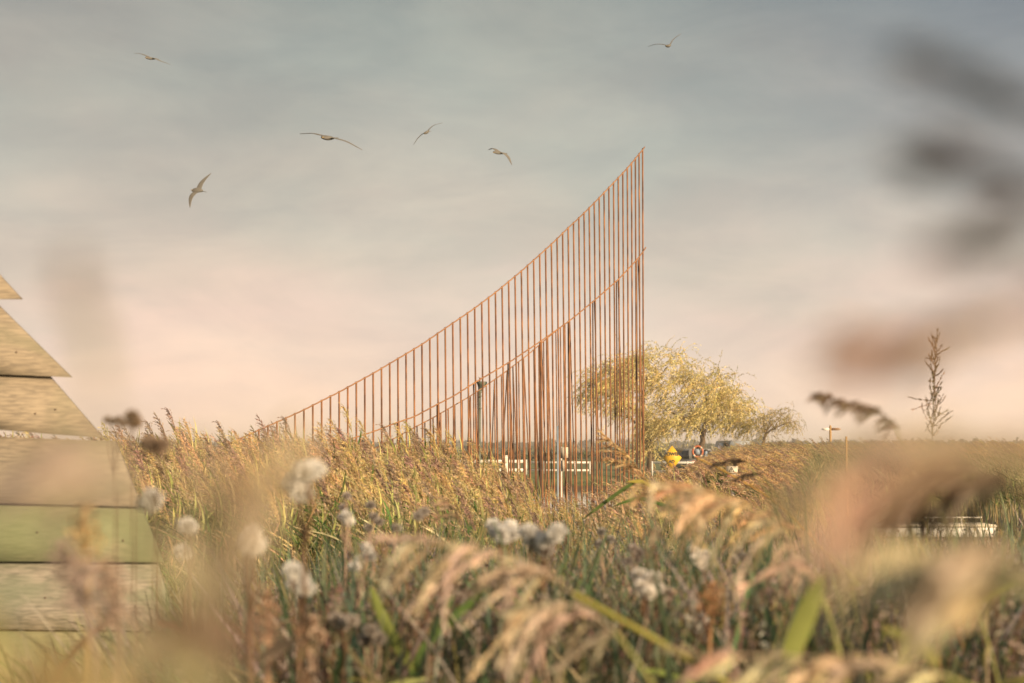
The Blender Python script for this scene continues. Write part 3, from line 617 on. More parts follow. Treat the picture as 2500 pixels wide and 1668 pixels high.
def scatter(name, protos, X, Y, Z, S, rotr, tints, label, m='veg', sz=None, cat=None, which=None):
    n = len(X); which = rs.randint(0, len(protos), n) if which is None else which; Vs = []; Fs = []; Ks = []; off = 0
    for pi, (V, F, K) in enumerate(protos):
        idx = np.where(which == pi)[0]
        if len(idx) == 0: continue
        a = rs.uniform(-rotr, rotr, len(idx)); ca, sa = np.cos(a), np.sin(a); s = S[idx][:, None]
        x = (V[None, :, 0] * ca[:, None] - V[None, :, 1] * sa[:, None]) * s + X[idx][:, None]
        y = (V[None, :, 0] * sa[:, None] + V[None, :, 1] * ca[:, None]) * s + Y[idx][:, None]
        z = V[None, :, 2] * (sz[idx][:, None] if sz is not None else s) + Z[idx][:, None]
        Vs.append(np.stack([x, y, z], -1).reshape(-1, 3)); nv = len(V)
        Fs.append((F[None] + (np.arange(len(idx)) * nv)[:, None, None]).reshape(-1, 4) + off); off += nv * len(idx)
        Ks.append(np.clip(K[None] * tints[idx][:, None, :], 0, .9).reshape(-1, 3))
    o = link_mesh(name, np.concatenate(Vs), np.concatenate(Fs), np.concatenate(Ks), M[m])
    tag(o, label, cat, None, 'stuff'); return o
def tint(n, a=.22, hue=.1):
    k = rs.uniform(1 - a, 1 + a, (n, 1)); return k * rs.uniform(1 - hue, 1 + hue, (n, 3))

# ------------------------------------------------------------------ mid-distance reed bed
TX = [-200, 200, 300, 400, 600, 700, 900, 980, 1060, 1120, 1200, 1280, 1400, 1500, 1560, 1620, 1700, 1740, 1780, 1830, 1900, 2000, 2060, 2150, 2700]
TY = [1098, 1096, 1088, 1076, 1086, 1078, 1080, 1092, 1104, 1124, 1144, 1192, 1226, 1192, 1168, 1158, 1170, 1215, 1225, 1215, 1190, 1230, 1300, 1330, 1340]
protos = [reed_proto(random.Random(i), 2.1, random.Random(i * 3).uniform(.06, .40), 11, i % 6 != 5, 17, 1.0, .4) for i in range(14)]
n = 6200
Y = 10.5 + 10.2 * rs.beta(1.5, 1.15, n); PX = rs.uniform(-150, 2650, n)
Xt = (PX - 1250) / FP * Y
py = np.interp(PX, TX, TY) + (20.5 - Y) * 13 + rs.exponential(14, n) - 10
spike = rs.uniform(0, 1, n) < .065; py[spike] -= rs.uniform(8, 62, spike.sum()) * np.interp(PX[spike], [900, 1250, 1400, 1720, 1740, 1880, 1900, 2000, 2100], [1, .7, .4, .4, 0, 0, .3, .3, 1])
ztop = EYE - (py - HOR) / FP * Y; X = Xt + .30; Z = ground_z(X, Y) - .04; Z = np.maximum(Z, -.35)
Hh = np.clip(ztop - Z, .5, 2.9); keep = (Hh > .7) & ((X / Y) * FP + 1250 < 2750)
X, Y, Z, Hh, PX, spike = X[keep], Y[keep], Z[keep], Hh[keep], PX[keep], spike[keep]; n = len(X)
# thinner where open water shows between the rods
open_ = (PX > 1270) & (PX < 1470) & (Y > 14.5); k2 = ~open_ | (rs.uniform(0, 1, n) < .34)
X, Y, Z, Hh, spike = X[k2], Y[k2], Z[k2], Hh[k2], spike[k2]; n = len(X)
protos += [reed_proto(random.Random(60 + i), 2.1, .07, 9, True, 26, 1.25, .5) for i in range(5)]
dead = []
for i in range(3):
    r_ = random.Random(500 + i); gg = Geo(); hx = r_.uniform(.9, 1.5); kx = r_.uniform(-.7, .2)
    gg.tube([(0, 0, 0), (-.05, 0, hx * .6), (-.1, 0, hx), (-.1 + kx * .5, .1, hx - .1), (-.1 + kx, .15, hx - .35)], .005, (.75, .66, .50), n=3)
    for q_ in range(4): leaf(gg, r_, (-.08, 0, hx * r_.uniform(.5, 1)), r_.uniform(0, 6.28), r_.uniform(-.5, .9), .4, .014, (.62, .5, .32), 2.2)
    dead.append(gg.arrays())
protos += dead
scatter('reed_bed', protos, X, Y, Z, np.clip(Hh / 2.2, .65, 1.1), .55, tint(n), 'golden and green reeds leaning left in the middle distance', sz=Hh / 2.25, which=np.where(spike, rs.randint(14, 19, n), rs.randint(0, len(protos), n)))

# ------------------------------------------------------------------ reeds of the right-hand spit and far shore
protos2 = [reed_proto(random.Random(100 + i), 2.2, random.Random(i * 5).uniform(.10, .28), 6, True, 7, 1.9, .75, .034) for i in range(8)]
n = 5200; Y = rs.uniform(20.5, 64, n); f = rs.uniform(0, 1, n); lo = np.where(Y < 45, .105, .118 - (Y - 45) * .0004); hi = np.where(Y < 45, .186, .34)
Xr = (lo + (hi - lo) * f) * Y; pxr = Xr / Y * FP + 1250
pt = np.interp(Y, [20, 27, 30, 45, 64], [1190, 1160, 1134, 1104, 1090]) + rs.exponential(7, n) - 6 - 9 * (rs.uniform(0, 1, n) < .1) + np.interp(pxr, [1680, 1765, 1800, 1860, 2000], [80, 48, 10, 0, -4]) * np.clip(Y / 60, .3, 1)
keep = ~((Y > 60) & (pxr < 1770)) & ~((Y < 28.5) & (pxr > 1735) & (pxr < 1900)) & ~((pxr < 1770) & (rs.uniform(0, 1, n) < .5))
Xr, Y, pt = Xr[keep], Y[keep], pt[keep]; n = len(Xr); Z = np.full(n, .0); Hh = np.clip(EYE - (pt - HOR) / FP * Y - Z, .9, 3.0)
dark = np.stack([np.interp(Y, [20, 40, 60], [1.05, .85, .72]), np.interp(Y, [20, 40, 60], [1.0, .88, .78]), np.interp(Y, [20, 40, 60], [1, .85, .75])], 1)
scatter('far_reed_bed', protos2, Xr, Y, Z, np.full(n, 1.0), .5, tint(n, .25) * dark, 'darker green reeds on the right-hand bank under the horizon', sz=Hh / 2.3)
# reeds and sedge along the far bank and hedge line
protos3 = [reed_proto(random.Random(200 + i), 1.6, .15, 6, True, 5, 3.0, .6, .05) for i in range(5)]
n = 1500; Y = rs.uniform(90.2, 91.5, n); px = rs.uniform(150, 1800, n); X = (px - 1250) / FP * Y
hgt = np.where(px < 1000, rs.uniform(.9, 1.5, n), np.where((px > 1790), rs.uniform(.7, 1.3, n), rs.uniform(.10, .25, n)))
scatter('bank_sedge', protos3, X, Y, ground_z(X, Y), np.clip(hgt, .3, 1), .8, tint(n) * np.array([.6, .65, .6]), 'rough sedge along the edge of the far bank', sz=hgt / 1.6)

# ------------------------------------------------------------------ hedge band and far woodland
def lumps(name, x0, x1, y0, y1, n, rmin, rmax, zc, cols, label, leafy=1.0, nl=60):
    g = Geo(); r = random.Random(5)
    V = []; K = []
    for i in range(n):
        cx = r.uniform(x0, x1); cy = r.uniform(y0, y1); rad = r.uniform(rmin, rmax); cz = zc + rad * r.uniform(.2, .8); col = np.array(r.choice(cols))
        u = rs.normal(size=(nl, 3)); u /= np.linalg.norm(u, axis=1)[:, None]; u[:, 2] = np.abs(u[:, 2]) * .9
        p = np.array([cx, cy, cz]) + u * np.array([1.5, 1, 1]) * rad * rs.uniform(.55, 1.05, (nl, 1))
        s = rad * .32 * leafy; a = rs.normal(size=(nl, 3)) * s; b_ = rs.normal(size=(nl, 3)) * s
        q = np.stack([p - a, p - b_, p + a, p + b_], 1).reshape(-1, 3); V.append(q); K.append(np.repeat(col[None] * rs.uniform(.7, 1.3, (nl, 1)), 4, 0))
    V = np.concatenate(V); K = np.concatenate(K); V[:, 2] = np.maximum(V[:, 2], zc - .5); F = np.arange(len(V)).reshape(-1, 4)
    o = link_mesh(name, V, F, K, M['veg']); tag(o, label, None, None, 'stuff'); return o
lumps('hedge', -75, 25, 190, 235, 420, .35, .75, .6, [(.16, .13, .06), (.10, .12, .05), (.20, .15, .08)], 'low brown-green scrub beyond the far bank', .8, 50)
lumps('distant_woodland', -420, 420, 760, 860, 900, 1.6, 2.9, .4, [(.07, .085, .04), (.10, .10, .05), (.12, .10, .06)], 'long low line of woodland on the horizon', 1.0, 40)
lumps('distant_field_scrub', -260, 260, 420, 520, 500, .8, 1.5, .5, [(.22, .19, .10), (.16, .17, .08)], 'pale rough fields below the woodland', 1.2, 30)

# ------------------------------------------------------------------ willow trees
def willow(label, D, lobes, trunk, limbs, ntw, twl, leaf_n, base_px, lsz=(.15, .038), cols=((.60, .50, .13), (.48, .44, .12), (.68, .54, .20)), wind=-.55):
    bx = at(base_px, 1140, D).x; z0 = .6
    o = empty('willow_tree', (bx, D, z0), label, 'tree')
    g = Geo()
    for ln in trunk + limbs:
        pts = np.array([list(at(px, py, D + dz)) for (px, py, dz, rr_) in ln]); pts[0][2] = max(z0 - .1, pts[0][2]) if ln in trunk else pts[0][2]
        k = len(pts); tt = np.linspace(0, k - 1, k * 4); pp = np.stack([np.interp(tt, np.arange(k), pts[:, j]) for j in range(3)], 1)
        for _ in range(3): pp[1:-1] = (pp[:-2] + pp[2:] + 2 * pp[1:-1]) / 4
        pp[1:-1] += rs.normal(size=(len(pp) - 2, 3)) * .03
        g.tube(pp, np.interp(tt, np.arange(k), [q[3] for q in ln]), n=7)
    build(g, 'trunk', M['bark'], o, True)
    r = random.Random(int(D)); g = Geo(); gt = Geo()
    wts = [l[2] * l[3] for l in lobes]; cl = []
    for i in range(max(40, ntw // 11)):
        l = r.choices(lobes, wts)[0]; (lx, ly, rx_, ry_) = l[:4]
        a = r.uniform(0, 6.28); b_ = math.asin(r.uniform(-.35, 1)); rad = r.uniform(.35, 1.1) ** .5
        cl.append((lx + math.cos(b_) * math.cos(a) * rx_ * rad, ly - math.sin(b_) * ry_ * rad, math.cos(b_) * math.sin(a) * rad * rx_ * D / FP, r.uniform(.75, 1.2)))
    for i in range(ntw):
        q_ = r.choice(cl); px = q_[0] + r.gauss(0, 8); py = q_[1] + r.gauss(0, 5); dz = q_[2] + r.gauss(0, .25); kc = q_[3]
        p = np.array(at(px, py, D + dz)); d = nrm([r.gauss(wind * .4, .8), r.gauss(0, .6), r.gauss(.45, .4)]); L = twl * r.uniform(.5, 1.2); sg = 7; pts = [p]
        for s_ in range(sg): d = nrm(d + np.array([wind * .16, 0, -.27])); pts.append(pts[-1] + d * L / sg)
        pts = np.array(pts); gt.ribbon(pts, np.linspace(.014, .006, sg + 1), [1, 0, .2], (.26, .20, .09))
        col = np.array(jit(r.choice(cols), r, .15)) * kc; tt = rs.uniform(.05, 1, leaf_n) * sg
        q = np.stack([np.interp(tt, np.arange(sg + 1), pts[:, j]) for j in range(3)], 1); fl = np.minimum(tt.astype(int), sg - 1); dr = pts[fl + 1] - pts[fl]; dr /= np.linalg.norm(dr, axis=1)[:, None]
        dl = dr + rs.normal(size=(leaf_n, 3)) * .42; dl /= np.linalg.norm(dl, axis=1)[:, None]; sd_ = np.cross(dl, rs.normal(size=(leaf_n, 3))); sd_ /= np.linalg.norm(sd_, axis=1)[:, None]
        ll = lsz[0] * rs.uniform(.6, 1.3, (leaf_n, 1)); ww = lsz[1] * rs.uniform(.6, 1.3, (leaf_n, 1))
        v = np.stack([q, q + dl * ll * .45 - sd_ * ww * .5, q + dl * ll, q + dl * ll * .45 + sd_ * ww * .5], 1).reshape(-1, 3)
        g.add(v, np.arange(len(v)).reshape(-1, 4), np.repeat(col[None] * rs.uniform(.75, 1.25, (leaf_n, 1)), 4, 0))
    cr_ = build(g, 'crown', M['leafm'], o, attr=True)
    build(gt, 'twigs', M['veg'], cr_, attr=True)
    return o
lobes = [(1478, 940, 52, 52), (1445, 985, 32, 55), (1535, 905, 55, 48), (1590, 885, 62, 38), (1560, 965, 75, 70), (1640, 905, 58, 48), (1680, 960, 70, 55), (1745, 950, 62, 45), (1790, 985, 48, 38), (1650, 1020, 90, 40), (1740, 1020, 60, 35), (1590, 1060, 26, 50), (1594, 1112, 10, 30), (1690, 1045, 70, 26), (1780, 1035, 45, 24), (1530, 1000, 45, 35), (1592, 1075, 14, 40), (1585, 1090, 14, 40), (1596, 1120, 12, 24), (1590, 1040, 30, 40), (1825, 1010, 34, 28), (1800, 1045, 34, 24), (1840, 1050, 26, 20)]
trunk = [[(1713, 1160, 0, .26), (1712, 1110, 0, .20), (1716, 1060, 0, .17), (1728, 1010, 0, .12), (1722, 960, 0, .06)],
         [(1588, 1160, 0, .30), (1588, 1100, 0, .24), (1578, 1040, 0, .20), (1566, 980, 0, .14), (1580, 920, 0, .06)]]
limbs = [[(1716, 1060, 0, .13), (1690, 1030, .4, .09), (1640, 1010, .6, .06), (1600, 985, .5, .03)], [(1718, 1045, 0, .12), (1750, 1015, -.5, .08), (1790, 990, -.5, .04)],
         [(1728, 1010, 0, .09), (1760, 975, .4, .06), (1775, 950, .4, .03)], [(1722, 1030, 0, .1), (1690, 975, -.5, .06), (1660, 920, -.5, .03)],
         [(1572, 1010, 0, .12), (1520, 985, -.4, .08), (1470, 960, -.4, .04), (1440, 965, -.4, .02)], [(1566, 980, 0, .10), (1600, 930, .4, .06), (1630, 895, .4, .03)],
         [(1570, 960, 0, .08), (1530, 910, .3, .05), (1520, 890, .3, .02)], [(1580, 1050, 0, .1), (1540, 1020, .5, .06), (1490, 1010, .5, .03)]]
willow('large yellow-green weeping willow behind the right end of the sail', 112.0, lobes, trunk, limbs, 3000, 1.6, 26, 1650, (.17, .042), cols=((.84, .70, .30), (.66, .58, .24), (.90, .76, .38)))
willow('small sparse willow standing right of the large one', 110.0, [(1905, 1022, 34, 22), (1875, 1040, 26, 24), (1930, 1040, 22, 20), (1860, 1060, 15, 20)],
       [[(1862, 1140, 0, .12), (1864, 1085, 0, .10), (1868, 1060, 0, .08), (1885, 1035, 0, .05)]],
       [[(1868, 1062, 0, .06), (1890, 1045, -.3, .045), (1920, 1035, -.3, .03), (1945, 1028, -.2, .012)], [(1868, 1055, 0, .05), (1862, 1030, .2, .03), (1868, 1008, .2, .01)], [(1890, 1045, -.3, .03), (1905, 1015, 0, .02), (1935, 1000, 0, .008)]],
       330, 1.1, 15, 1864, (.13, .03), ((.60, .46, .18), (.5, .4, .15)))

# ------------------------------------------------------------------ undergrowth near the camera
def grass_proto(r, nb, L, wd, cols, spreadw=.08):
    g = Geo()
    for i in range(nb):
        p = (r.gauss(0, spreadw), r.gauss(0, spreadw), 0)
        leaf(g, r, p, r.uniform(0, 6.28), r.uniform(.7, 1.45), L * r.uniform(.55, 1.15), wd * r.uniform(.4, 1.2), jit(r.choice(cols), r, .3), r.uniform(.1, 1.2), (-.35, 0, .05), 7)
    return g.arrays()
def weed_proto(r, H, c, headc, leaves=True):
    g = Geo(); k = 6; t_ = np.linspace(0, 1, k); P = np.stack([-.10 * H * t_ ** 2 + .01 * np.sin(t_ * 9 + r.random() * 6), .03 * H * np.sin(t_ * 3), H * t_], 1); g.tube(P, np.linspace(.004, .0015, k), c, n=3)
    for i in range(16):
        f = .45 + .55 * i / 16; p = np.array([np.interp(f, t_, P[:, j]) for j in range(3)]); a = r.uniform(0, 6.28); L = .16 * (1.25 - f) * 2 * r.uniform(.5, 1.1)
        q = p + np.array([math.cos(a) * .55, math.sin(a) * .55, .8]) * L; g.ribbon([p, (p + q) / 2 + [0, 0, -.01], q], [.0028, .0018, .001], nrm([-math.sin(a), math.cos(a), .3]), c)
        for m_ in range(7):
            s_ = p + (q - p) * r.uniform(.35, 1.05); dd = nrm([r.gauss(0, 1), r.gauss(0, 1), r.gauss(.3, 1)]); g.diamond(s_, dd, r.uniform(.008, .02), r.uniform(.004, .008), nrm(np.cross(dd, [r.gauss(0, 1), r.gauss(0, 1), 1])), np.array(headc) * r.uniform(.6, 1.3))
    if leaves:
        for i in range(9):
            f = r.uniform(.1, .8); p = [np.interp(f, t_, P[:, j]) for j in range(3)]; leaf(g, r, p, r.uniform(0, 6.28), r.uniform(.1, .9), r.uniform(.08, .2), r.uniform(.012, .03), jit(r.choice([GREEN, BLUEG, BROWN, OLIVE]), r), 1.2, (-.1, 0, 0), 4)
    return g.arrays()
greens = [grass_proto(random.Random(300 + i), 13, .9, random.Random(i).choice([.009, .014, .02]), [(.09, .14, .055), (.08, .12, .06), (.11, .16, .10), (.26, .26, .11), (.09, .13, .09), (.42, .34, .20)]) for i in range(7)]
drys = [grass_proto(random.Random(320 + i), 18, .8, .0055, [(.32, .27, .21), (.40, .31, .19), (.18, .12, .08), (.2, .18, .08), (.28, .24, .2)]) for i in range(5)]
weeds = [weed_proto(random.Random(340 + i), .95, jit(random.Random(i).choice([BROWN, PURP, OLIVE]), random.Random(i)), random.Random(i).choice([(.26, .17, .13), (.42, .36, .30), (.30, .21, .15), (.38, .30, .25)])) for i in range(8)]
UX = [-200, 400, 500, 650, 900, 1200, 1600, 1900, 2100, 2700]; UY = [1640, 1620, 1480, 1420, 1340, 1340, 1325, 1330, 1330, 1330]
def under(n, y0, y1, protos_, name, label, base_h, extra, lowdens=1.0, tn=.3, col=np.ones(3), p0=-150, p1=2650):
    Y = rs.uniform(y0 ** .5, y1 ** .5, n) ** 2; px = rs.uniform(p0, p1, n); X = (px - 1250) / FP * Y
    py = np.interp(px, UX, UY) + (11 - Y) * 17 + rs.exponential(48, n) + extra - 12 + 30 * np.sin(X * 3.1 + 1) * np.cos(Y * 1.7)
    zt = EYE - (py - HOR) / FP * Y; Z = ground_z(X, Y) - .03; H = np.clip(zt - Z, .3, 1.7)
    # keep the undergrowth off the board structure
    k = ~((px < 470) & (Y > 5.9) & (Y < 7.4)); X, Y, Z, H = X[k], Y[k], Z[k], H[k]
    return scatter(name, protos_, X, Y, Z, np.clip(H / base_h, .7, 1.3), math.pi, tint(len(X), tn, .12) * col, label, sz=H / base_h)
under(3400, 3.0, 12.5, greens, 'meadow_grass', 'tangled green grass in the near undergrowth', .80, 0)
under(3800, 3.2, 12.5, drys, 'dry_grass', 'dry grey and straw grass mixed through the undergrowth', .72, -5)
under(2100, 3.0, 12.5, weeds, 'seeding_weeds', 'brown seeding weeds standing in the grass', .95, -25)

# ------------------------------------------------------------------ separate foreground plants
WIND = (-.8, 0, -.3)
def fg_reed(label, stem, head, D, nb, bl, sweep=WIND, c=PLUME, stemc=OLIVE, sw=.005, leaves=(), spik=6, spl=.018, spw=.0042, hang=.4, spread=.5, dz=0.0, group=None, tight=.16, per=3):
    """stem and head as photo points at about D metres; the stem runs on down to the ground"""
    P = [at(px, py, D + q) for (px, py, q) in stem]; last = P[0]
    d0_ = (P[0] - P[1]); gz = float(ground_z(last.x, last.y)) - .02
    dirn = Vector((d0_.x, d0_.y, d0_.z)); 
    pts = []; cur = last.copy(); v = dirn.normalized()
    if last.z > gz + .05:
        while cur.z > gz and len(pts) < 40:
            v = (v + Vector((0, 0, -.22))).normalized(); cur = cur + v * .08; pts.append(cur.copy())
    allp = pts[::-1] + P
    root = empty('reed', (allp[0].x, allp[0].y, allp[0].z), label, 'reed', group)
    arr = np.array([list(p) for p in allp]); k = len(arr); tt = np.linspace(0, k - 1, k * 3); pp = np.stack([np.interp(tt, np.arange(k), arr[:, j]) for j in range(3)], 1)
    for _ in range(3): pp[1:-1] = (pp[:-2] + pp[2:] + 2 * pp[1:-1]) / 4
    g = Geo(); g.tube(pp, np.linspace(sw, sw * .6, len(pp)), stemc, n=7); build(g, 'stem', M['veg'], root, True, True)
    r = random.Random(len(label) * 7 + int(D * 10))
    if head:
        H = np.array([list(at(px, py, D + q)) for (px, py, q) in head]); k = len(H); tt = np.linspace(0, k - 1, k * 4); hp = np.stack([np.interp(tt, np.arange(k), H[:, j]) for j in range(3)], 1)
        for _ in range(3): hp[1:-1] = (hp[:-2] + hp[2:] + 2 * hp[1:-1]) / 4
        g = Geo(); plume(g, r, hp, nb, bl, sweep, c, spik, spl, spw, .0014, spread, hang, tight, per); build(g, 'plume', M['veg'], root, attr=True)
    for lf in leaves:
        (path, wd, col) = lf
        L_ = np.array([list(at(px, py, D + q)) for (px, py, q) in path]); k = len(L_); tt = np.linspace(0, k - 1, k * 5); lp_ = np.stack([np.interp(tt, np.arange(k), L_[:, j]) for j in range(3)], 1)
        for _ in range(3): lp_[1:-1] = (lp_[:-2] + lp_[2:] + 2 * lp_[1:-1]) / 4
        tn_ = np.gradient(lp_, axis=0); tn_ /= np.linalg.norm(tn_, axis=1)[:, None]; sd_ = np.cross(tn_, [0, 1, .35]); sd_ /= np.linalg.norm(sd_, axis=1)[:, None]
        s_ = np.linspace(0, 1, len(lp_)); w = wd * np.clip(np.sin(np.clip(s_ * .88 + .12, 0, 1) * math.pi) ** .6 * 1.1, .05, 1)
        g = Geo(); v = np.empty((len(lp_) * 3, 3)); upv = np.cross(sd_, tn_)
        v[0::3] = lp_ - sd_ * w[:, None] / 2 + upv * w[:, None] * .12; v[1::3] = lp_; v[2::3] = lp_ + sd_ * w[:, None] / 2 + upv * w[:, None] * .12
        i = np.arange(len(lp_) - 1) * 3; f = np.concatenate([np.stack([i, i + 1, i + 4, i + 3], 1), np.stack([i + 1, i + 2, i + 5, i + 4], 1)]); g.add(v, f, col); build(g, 'leaf', M['veg'], root, True, True)
    return root
# large blurred plumes in front
fg_reed('large blurred tan reed plume drooping across the bottom centre, on a yellow-green stem', [(1900, 1760, 0), (1780, 1668, 0), (1600, 1560, 0), (1400, 1450, 0)], [(1400, 1450, 0), (1310, 1385, 0), (1200, 1340, 0), (1080, 1320, 0), (1000, 1322, 0)], 2.1, 21, .14, (-.7, -.1, -.5), (.66, .54, .39), (.36, .33, .08), .0062, spik=13, spl=.018, spw=.0038, hang=.45, spread=.45, tight=.26, per=4)
fg_reed('blurred tan plume hanging under the big central plume', [(1640, 1740, 0), (1560, 1620, 0), (1500, 1540, 0)], [(1500, 1540, 0), (1440, 1490, 0), (1360, 1470, 0), (1270, 1500, 0)], 1.9, 15, .12, (-.6, -.1, -.75), (.64, .53, .39), OLIVE, .004, spik=12, spl=.018, spw=.0038, hang=.45, spread=.5, tight=.26, per=4)
fg_reed('blurred golden-tan plume arching right of centre', [(2090, 1760, 0), (2060, 1640, 0), (2030, 1520, 0), (1990, 1420, 0)], [(1990, 1420, 0), (1920, 1310, 0), (1830, 1240, 0), (1730, 1205, 0), (1620, 1190, 0)], 2.3, 19, .14, (-.7, -.1, -.6), (.67, .54, .38), OLIVE, .0052, spik=13, spl=.018, spw=.0038, hang=.45, spread=.45, tight=.26, per=4)
fg_reed('row of blurred tan plumes along the bottom right edge', [(2560, 1760, 0), (2420, 1700, 0), (2300, 1650, 0)], [(2300, 1650, 0), (2150, 1620, 0), (1980, 1605, 0), (1800, 1600, 0), (1730, 1606, 0)], 1.5, 18, .09, (-.8, 0, -.35), (.72, .59, .43), OLIVE, .004, spl=.022, spw=.0052, hang=.6, spread=.4)
fg_reed('strongly blurred tan plume filling the right edge above the bottom corner', [(2700, 1700, 0), (2640, 1560, 0), (2600, 1450, 0)], [(2600, 1450, 0), (2520, 1390, 0), (2400, 1350, 0), (2260, 1350, 0)], .66, 9, .075, (-.7, 0, -.4), (.66, .55, .40), OLIVE, .004, spl=.02, spw=.0055, hang=.6, spread=.45)
fg_reed('dark shaded plume at the right edge above the jetty', [(2620, 1400, 0), (2540, 1250, 0), (2480, 1200, 0)], [(2480, 1200, 0), (2400, 1150, 0), (2300, 1160, 0), (2160, 1220, 0)], 1.35, 34, .075, (-.7, 0, -.45), (.13, .10, .07), BROWN, .003, spl=.018, spw=.0045, hang=.6, spread=.3)  # shadow tint is put into this plume's dark colour
fg_reed('very blurred brown plume spread over the right-hand reeds', [(2700, 1300, 0), (2620, 1180, 0), (2560, 1120, 0)], [(2560, 1120, 0), (2430, 1085, 0), (2250, 1090, 0), (2080, 1130, 0)], .40, 4, .05, (-.8, 0, -.25), (.68, .54, .38), OLIVE, .0025, spl=.014, spw=.0035, hang=.3, spread=.4)
fg_reed('second very blurred brown plume over the right-hand reeds', [(2740, 1260, 0), (2640, 1230, 0), (2560, 1200, 0)], [(2560, 1160, 0), (2420, 1110, 0), (2260, 1105, 0), (2120, 1140, 0), (1990, 1165, 0)], .42, 4, .055, (-.8, 0, -.25), (.68, .54, .38), OLIVE, .0025, spl=.014, spw=.0035, hang=.3, spread=.4)
fg_reed('dim blurred plume tip hanging at the top right of the sky', [(2860, 560, 0), (2700, 380, 0), (2580, 300, 0)], [(2580, 300, 0), (2500, 245, 0), (2400, 190, 0), (2240, 130, 0)], .34, 4, .02, (-.8, 0, .1), (.10, .10, .11), BROWN, .0016, spl=.011, spw=.003, hang=.0, spread=.25)  # dark grey of this and the next two plumes is shade painted in
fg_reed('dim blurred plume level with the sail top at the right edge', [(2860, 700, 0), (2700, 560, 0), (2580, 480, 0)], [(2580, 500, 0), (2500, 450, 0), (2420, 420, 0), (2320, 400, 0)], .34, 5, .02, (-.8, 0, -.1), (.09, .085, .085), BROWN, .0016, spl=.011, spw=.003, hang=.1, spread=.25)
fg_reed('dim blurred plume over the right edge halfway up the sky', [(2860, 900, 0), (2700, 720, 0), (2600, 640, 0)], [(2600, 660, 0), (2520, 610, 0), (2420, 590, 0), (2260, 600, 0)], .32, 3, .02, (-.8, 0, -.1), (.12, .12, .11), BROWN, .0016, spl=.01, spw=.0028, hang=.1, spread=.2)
fg_reed('orange-brown blurred blade of reed slanting from the right edge above the horizon', [(2860, 900, 0), (2700, 780, 0), (2600, 750, 0)], [(2600, 750, 0), (2480, 770, 0), (2330, 800, 0), (2120, 850, 0)], .34, 7, .022, (-.9, 0, -.15), (.42, .26, .16), BROWN, .0022, spl=.011, spw=.003, hang=.2, spread=.18)
fg_reed('dark curled plume over the horizon right of the fingerpost', [(2330, 1330, 0), (2260, 1180, 0), (2210, 1090, 0), (2185, 1040, 0)], [(2185, 1040, 0), (2150, 1003, 0), (2100, 990, 0), (2050, 985, 0), (2000, 962, 0)], 2.6, 26, .024, (-.8, 0, -.3), (.20, .155, .11), OLIVE, .003, spl=.016, spw=.004, hang=.5, spread=.16)
fg_reed('single upright open plume standing against the sky at the right', [(2262, 1300, 0), (2270, 1180, 0), (2276, 1075, 0)], [(2276, 1075, 0), (2279, 1000, 0), (2282, 920, 0), (2284, 836, 0)], 8.0, 64, .135, (0, 0, .16), (.34, .26, .18), OLIVE, .004, spik=6, spl=.022, spw=.0048, hang=-.25, spread=1.3)
fg_reed('crisp golden plume flying left in front of the right end of the sail', [(1780, 1420, 0), (1700, 1300, 0), (1620, 1215, 0), (1575, 1168, 0)], [(1575, 1168, 0), (1550, 1130, 0), (1520, 1098, 0), (1480, 1066, 0)], 8.5, 42, .15, (-.85, 0, .0), (.58, .40, .21), (.45, .36, .10), .0038, leaves=[([(1600, 1195, 0), (1570, 1176, -.02), (1530, 1176, -.02)], .02, (.52, .44, .10)), ([(1640, 1240, 0), (1560, 1215, 0), (1500, 1235, 0)], .02, GREEN)], spik=6, spl=.022, spw=.0045, hang=.15, spread=.3)
fg_reed('second crisp golden plume just below the one flying left at the sail', [(1790, 1430, 0), (1700, 1310, 0), (1610, 1220, 0)], [(1610, 1220, 0), (1580, 1172, 0), (1540, 1135, 0), (1484, 1118, 0)], 8.7, 38, .14, (-.85, 0, .02), (.58, .39, .20), (.45, .36, .10), .0036, leaves=[([(1640, 1250, 0), (1700, 1230, 0), (1760, 1250, 0)], .022, GREEN), ([(1560, 1170, 0), (1500, 1210, 0), (1420, 1270, 0)], .02, (.10, .15, .04))], spik=6, spl=.022, spw=.0045, hang=.15, spread=.3)
fg_reed('dark narrow seed head lying over the white warning sign', [(1960, 1400, 0), (1900, 1250, 0), (1850, 1165, 0), (1822, 1128, 0)], [(1822, 1128, 0), (1795, 1122, 0), (1770, 1126, 0), (1742, 1136, 0)], 5.0, 20, .018, (-.8, 0, -.3), (.09, .065, .045), OLIVE, .0025, spl=.016, spw=.0042, hang=.3, spread=.14)
fg_reed('dark narrow seed head beside the post of the white warning sign', [(1990, 1390, 0), (1930, 1250, 0), (1860, 1158, 0)], [(1860, 1158, 0), (1835, 1156, 0), (1815, 1162, 0), (1792, 1172, 0)], 5.2, 16, .018, (-.8, 0, -.3), (.09, .065, .045), OLIVE, .0025, spl=.016, spw=.004, hang=.3, spread=.14)
fg_reed('golden bent stem crossing the white warning sign', [(2000, 1330, 0), (1900, 1225, 0), (1801, 1168, 0), (1745, 1138, 0), (1700, 1118, 0)], None, 6.5, 0, 0, stemc=(.58, .36, .08), sw=.0042)
fg_reed('blurred tan plume trailing below the white warning sign', [(2200, 1560, 0), (2080, 1400, 0), (1960, 1310, 0)], [(1960, 1310, 0), (1880, 1250, 0), (1800, 1215, 0), (1700, 1190, 0), (1580, 1180, 0)], 3.4, 34, .13, (-.8, 0, -.35), (.68, .48, .27), OLIVE, .004, spl=.024, spw=.0055, hang=.4, spread=.35)
